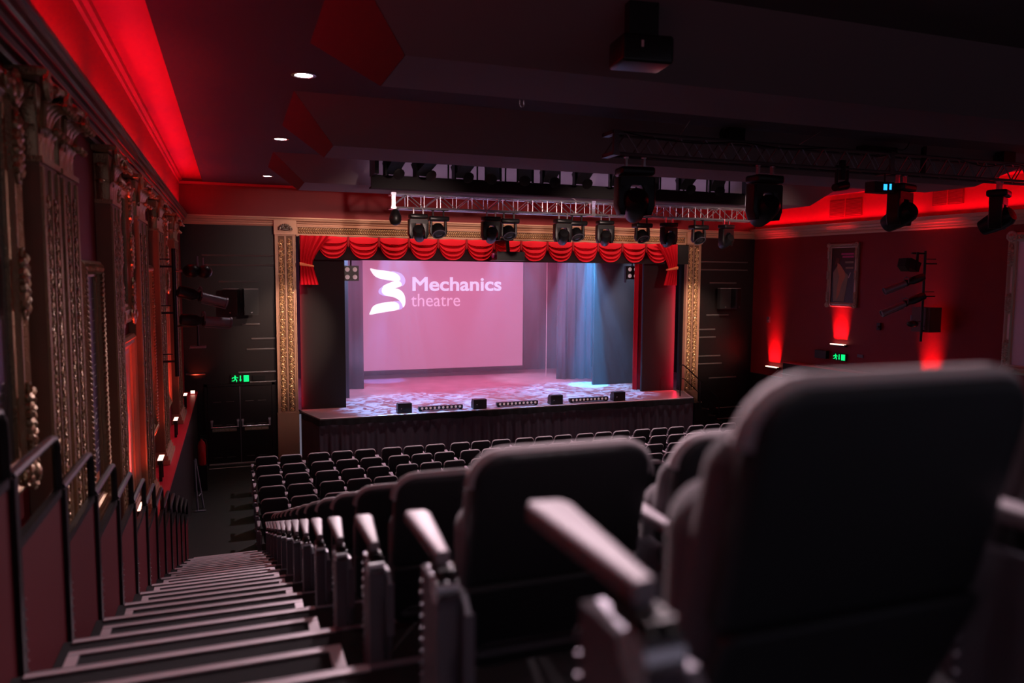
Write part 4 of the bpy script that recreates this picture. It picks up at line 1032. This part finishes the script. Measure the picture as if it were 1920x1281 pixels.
MB().box(-.04, .04, -.03, .03, -.2, .1).box(-.12, -.09, -.02, .02, -.26, .02).box(.09, .12, -.02, .02, -.26, .02).build('yoke', blackm, t)
MB().cyl((.13, .05, -.27), (-.17, -.05, -.33), .075, .06, 14).build('barrel', blackm, t, True)
t = thing('control_box', 'black box with blue lights beside the third big moving head', 'control box', (9.72, 9.5, 6.12))
MB().box(-.20, .20, -.1, .1, -.09, .08).build('case', blackm, t); MB().box(-.02, .05, -.104, -.10, -.05, .04).box(.10, .14, -.104, -.10, -.04, .05).build('indicator', lampb, t)
MB().cyl((.1, 0, .08), (.1, 0, .27), .015).build('hanger', blackm, t)

# ------------------------------------------------------------------ lighting bridge slot in the ceiling
br = thing('lighting_bridge', 'long black lighting bridge set in the ceiling slot above the bright truss', 'lighting bridge', (2.45, 14.2, 6.28))
MB().box(0, 8.25, 0, .06, 0, .24).box(0, 8.25, .06, .24, 0, .03).build('fascia', drape, br)
MB().box(-.02, .05, -.5, .06, .20, .58).box(8.2, 8.27, -.5, .06, .20, .58).build('end_cheek', blackm, br)
m = MB()
for i in range(14): m.box(.3+i*.58, .325+i*.58, .02, .05, .24, .58)
m.build('uprights', blackm, br)
lan = None
for i, x in enumerate((2.8, 3.35, 4.1, 4.75, 5.4, 5.9, 6.6, 7.4, 8.2, 9.0, 9.8)):
    lab = f'black lantern resting in the ceiling slot, {ORD[i]} from the left'
    if lan is None:
        lan = thing('lantern', lab, 'stage lamp', (x, 14.0, 6.58), .2, 'lanterns in the ceiling slot')
        MB().box(-.13, .13, -.35, .12, -.02, .22, Matrix.Rotation(-.5, 3, 'X'), (0, 0, .1)).box(-.16, -.13, -.06, .06, -.1, .3).box(.13, .16, -.06, .06, -.1, .3).build('housing', blackm, lan)
        MB().lathe([(.10, 0), (.11, .03), (.08, .04)], (0, -.28, -.08), (0, -.8, -.5), 12).build('lens_tube', blackp, lan, True)
    else: dup(lan, (x, 14.0, 6.58), lab, rz=random.uniform(-.5, .5))
# unseen area light added behind the lanterns to colour the slot
area('slot_wash', (6.6, 14.30, 6.33), (6.6, 14.62, 6.9), 8, .06, 14, (.85, .55, .90), 170)

# ------------------------------------------------------------------ ceiling bits
for i, (y, lab) in enumerate(((8.8, 'nearest bright round downlight in the left soffit'), (13.0, 'middle bright round downlight in the left soffit'), (17.95, 'farthest bright round downlight in the left soffit'))):
    t = thing('downlight', lab, 'downlight', (.79, y, 6.86), 0, 'downlights in the left soffit')
    MB().lathe([(.13, 0), (.135, -.012), (.10, -.016), (.095, -.004)], (0, 0, 0), (0, 0, 1), 20).build('rim', silver, t, True)
    MB().lathe([(.001, -.006), (.095, -.006)], (0, 0, 0), (0, 0, 1), 20).build('lens', lampw, t)
t = thing('ceiling_projector', 'black box projector hanging from the dark ceiling, upper right of centre', 'projector', (3.02, 5.35, 6.42), -.12)
MB().slab(rrect(-.21, .21, -.12, .09, .03), .30, .02, lambda a, b, c: (a, c-.15, b)).build('body', blackm, t, True)
MB().box(-.12, .12, -.05, .05, .09, .36).build('mount', blackm, t); MB().box(-.06, -.04, -.153, -.15, -.01, .04).build('indicator', pwhite, t)
t = thing('ceiling_hook', 'tiny silver double hook under the dark ceiling', 'hook', (2.72, 7.15, 6.40))
MB().tube([(-.02, 0, .0), (-.02, 0, -.05), (-.005, 0, -.065)], .005).tube([(.02, 0, .0), (.02, 0, -.05), (.005, 0, -.065)], .005).build('prongs', silver, t)

# ------------------------------------------------------------------ profile spots on the side walls
def profile_spot(label, p0, p1, group):
    p0 = Vector(p0); p1 = Vector(p1); L = (p1-p0).length; ax = (p1-p0)/L
    t = thing('profile_spotlight', label, 'stage lamp', tuple(p0), 0, group)
    MB().lathe([(.05, -.02), (.085, 0), (.09, .05), (.09, L*.28), (.075, L*.32), (.06, L*.36), (.06, L*.40), (.08, L*.42), (.08, L*.46)], (0, 0, 0), ax, 16).build('lamp_housing', blackm, t, True)
    MB().lathe([(.07, L*.46), (.07, L*.96), (.08, L*.965), (.08, L), (.068, L), (.06, L*.98)], (0, 0, 0), ax, 16).build('lens_tube', steel, t, True)
    mid = ax*L*.44; sd = ax.cross(Vector((0, 0, 1))).normalized()
    m = MB()
    for s in (-1, 1): m.tube([mid+sd*s*.10, mid+sd*s*.10+Vector((0, 0, .12))], .012)
    m.tube([mid+sd*.10+Vector((0, 0, .12)), mid-sd*.10+Vector((0, 0, .12))], .012).ball(mid+Vector((0, 0, .13)), .022)
    m.tube([ax*L*.46-Vector((0, 0, .09)), ax*L*.97-Vector((0, 0, .095))], .01)
    m.build('yoke', steel, t)
    return t
def boom(label, x, y, z0, z1, s):
    t = thing('lamp_boom', label, 'lamp stand', (x, y, z0))
    MB().cyl((0, 0, 0), (0, 0, z1-z0), .03).build('pole', blackm, t)
    m = MB()
    for f in (.12, .5, .86):
        z = (z1-z0)*f; m.box(min(0, s*.36), max(0, s*.36), -.02, .02, z-.015, z+.015).box(min(s*.05, s*.32), max(s*.05, s*.32), -.02, .02, z+.10, z+.115)
    m.build('wall_arm', blackm, t); return t
boom('black lamp boom bracketed to the left wall in front of the pilasters', -.80, 12.3, 3.15, 5.05, -1)
gl = 'spotlights on the left wall boom'
profile_spot('long profile spotlight on the left boom, upper of the two pointing down right', (-.74, 12.25, 4.42), (-.08, 12.42, 4.24), gl)
profile_spot('long profile spotlight on the left boom, lower level one', (-.72, 12.25, 4.0), (-.02, 12.42, 3.94), gl)
t = thing('stage_lamp', 'compact black lamp cluster at the top of the left boom', 'stage lamp', (-.48, 12.3, 4.72))
MB().ball((-.08, 0, 0), .13, .12, .10, 12, 8).ball((.10, 0, -.01), .11, .12, .10, 12, 8).build('lamp_head', blackm, t, True); MB().cyl((0, 0, .05), (0, 0, .22), .015).cyl((-.3, 0, 0), (0, 0, 0), .02).cyl((.08, 0, .05), (.08, 0, .2), .012).build('hanger', steel, t)
t = thing('stage_lamp', 'small flat dark lamp below the two left spotlights', 'stage lamp', (-.50, 12.3, 3.60))
MB().box(-.11, .11, -.08, .08, -.03, .0).build('lamp_plate', steel, t); MB().cyl((0, 0, 0), (0, 0, .3), .015).cyl((-.3, 0, .3), (0, 0, .3), .015).build('hanger', blackm, t)
gr = 'spotlights on the right wall boom'
boom('black lamp boom bracketed to the red right wall', 15.18, 13.4, 3.2, 5.32, 1)
profile_spot('upper long profile spotlight on the right boom', (15.05, 13.3, 4.72), (14.20, 13.6, 4.38), gr)
profile_spot('lower long profile spotlight on the right boom with pale lens end', (15.10, 13.3, 4.28), (14.15, 13.6, 3.86), gr)
t = thing('stage_lamp', 'boxy fresnel lamp at the top of the right boom', 'stage lamp', (14.80, 13.4, 4.98))
MB().box(-.22, .12, -.12, .12, -.12, .10, Matrix.Rotation(.35, 3, 'Y')).build('housing', blackm, t); MB().box(-.03, .03, -.14, -.12, -.1, .3).box(-.03, .38, -.02, .02, .26, .30).build('yoke', blackm, t); MB().prism([(-.34, -.02), (-.22, -.14), (-.20, .12), (-.30, .16)], .22, 'y', -.11).build('barn_door', blackm, t)
t = thing('stage_lamp', 'small dark lamp at the bottom of the right boom', 'stage lamp', (14.90, 13.4, 3.62))
MB().ball((0, 0, 0), .14, .12, .08, 12, 6).build('lamp_head', blackm, t, True); MB().cyl((0, 0, 0), (.26, 0, .05), .02).cyl((-.05, 0, .05), (-.05, 0, .2), .02).build('yoke', steel, t)
tag(MB().box(15.25, 15.62, 13.25, 13.75, 3.42, 4.0).build('dimmer_box', posterb), 'dark brown box mounted behind the lower right spotlights', 'box')

# ------------------------------------------------------------------ thin haze over stage and front stalls
def haze(nm, x0, x1, y0, y1, z0, z1, dens):
    hz = MB().box(x0, x1, y0, y1, z0, z1).build(nm, MATS['black_metal'])
    hm = bpy.data.materials.new('haze'); hm.use_nodes = True; nt = hm.node_tree; nt.nodes.clear()
    out = nt.nodes.new('ShaderNodeOutputMaterial'); vs_ = nt.nodes.new('ShaderNodeVolumeScatter')
    vs_.inputs['Density'].default_value = dens; vs_.inputs['Anisotropy'].default_value = .2; vs_.inputs['Color'].default_value = (.95, .9, 1, 1)
    nt.links.new(vs_.outputs[0], out.inputs['Volume']); hz.data.materials.clear(); hz.data.materials.append(hm)
    tag(hz, 'thin theatrical haze hanging over the lit stage', 'haze', kind='stuff')
haze('haze', 1.55, 12.7, 20.05, 25.9, 1.25, 7.9, .05)
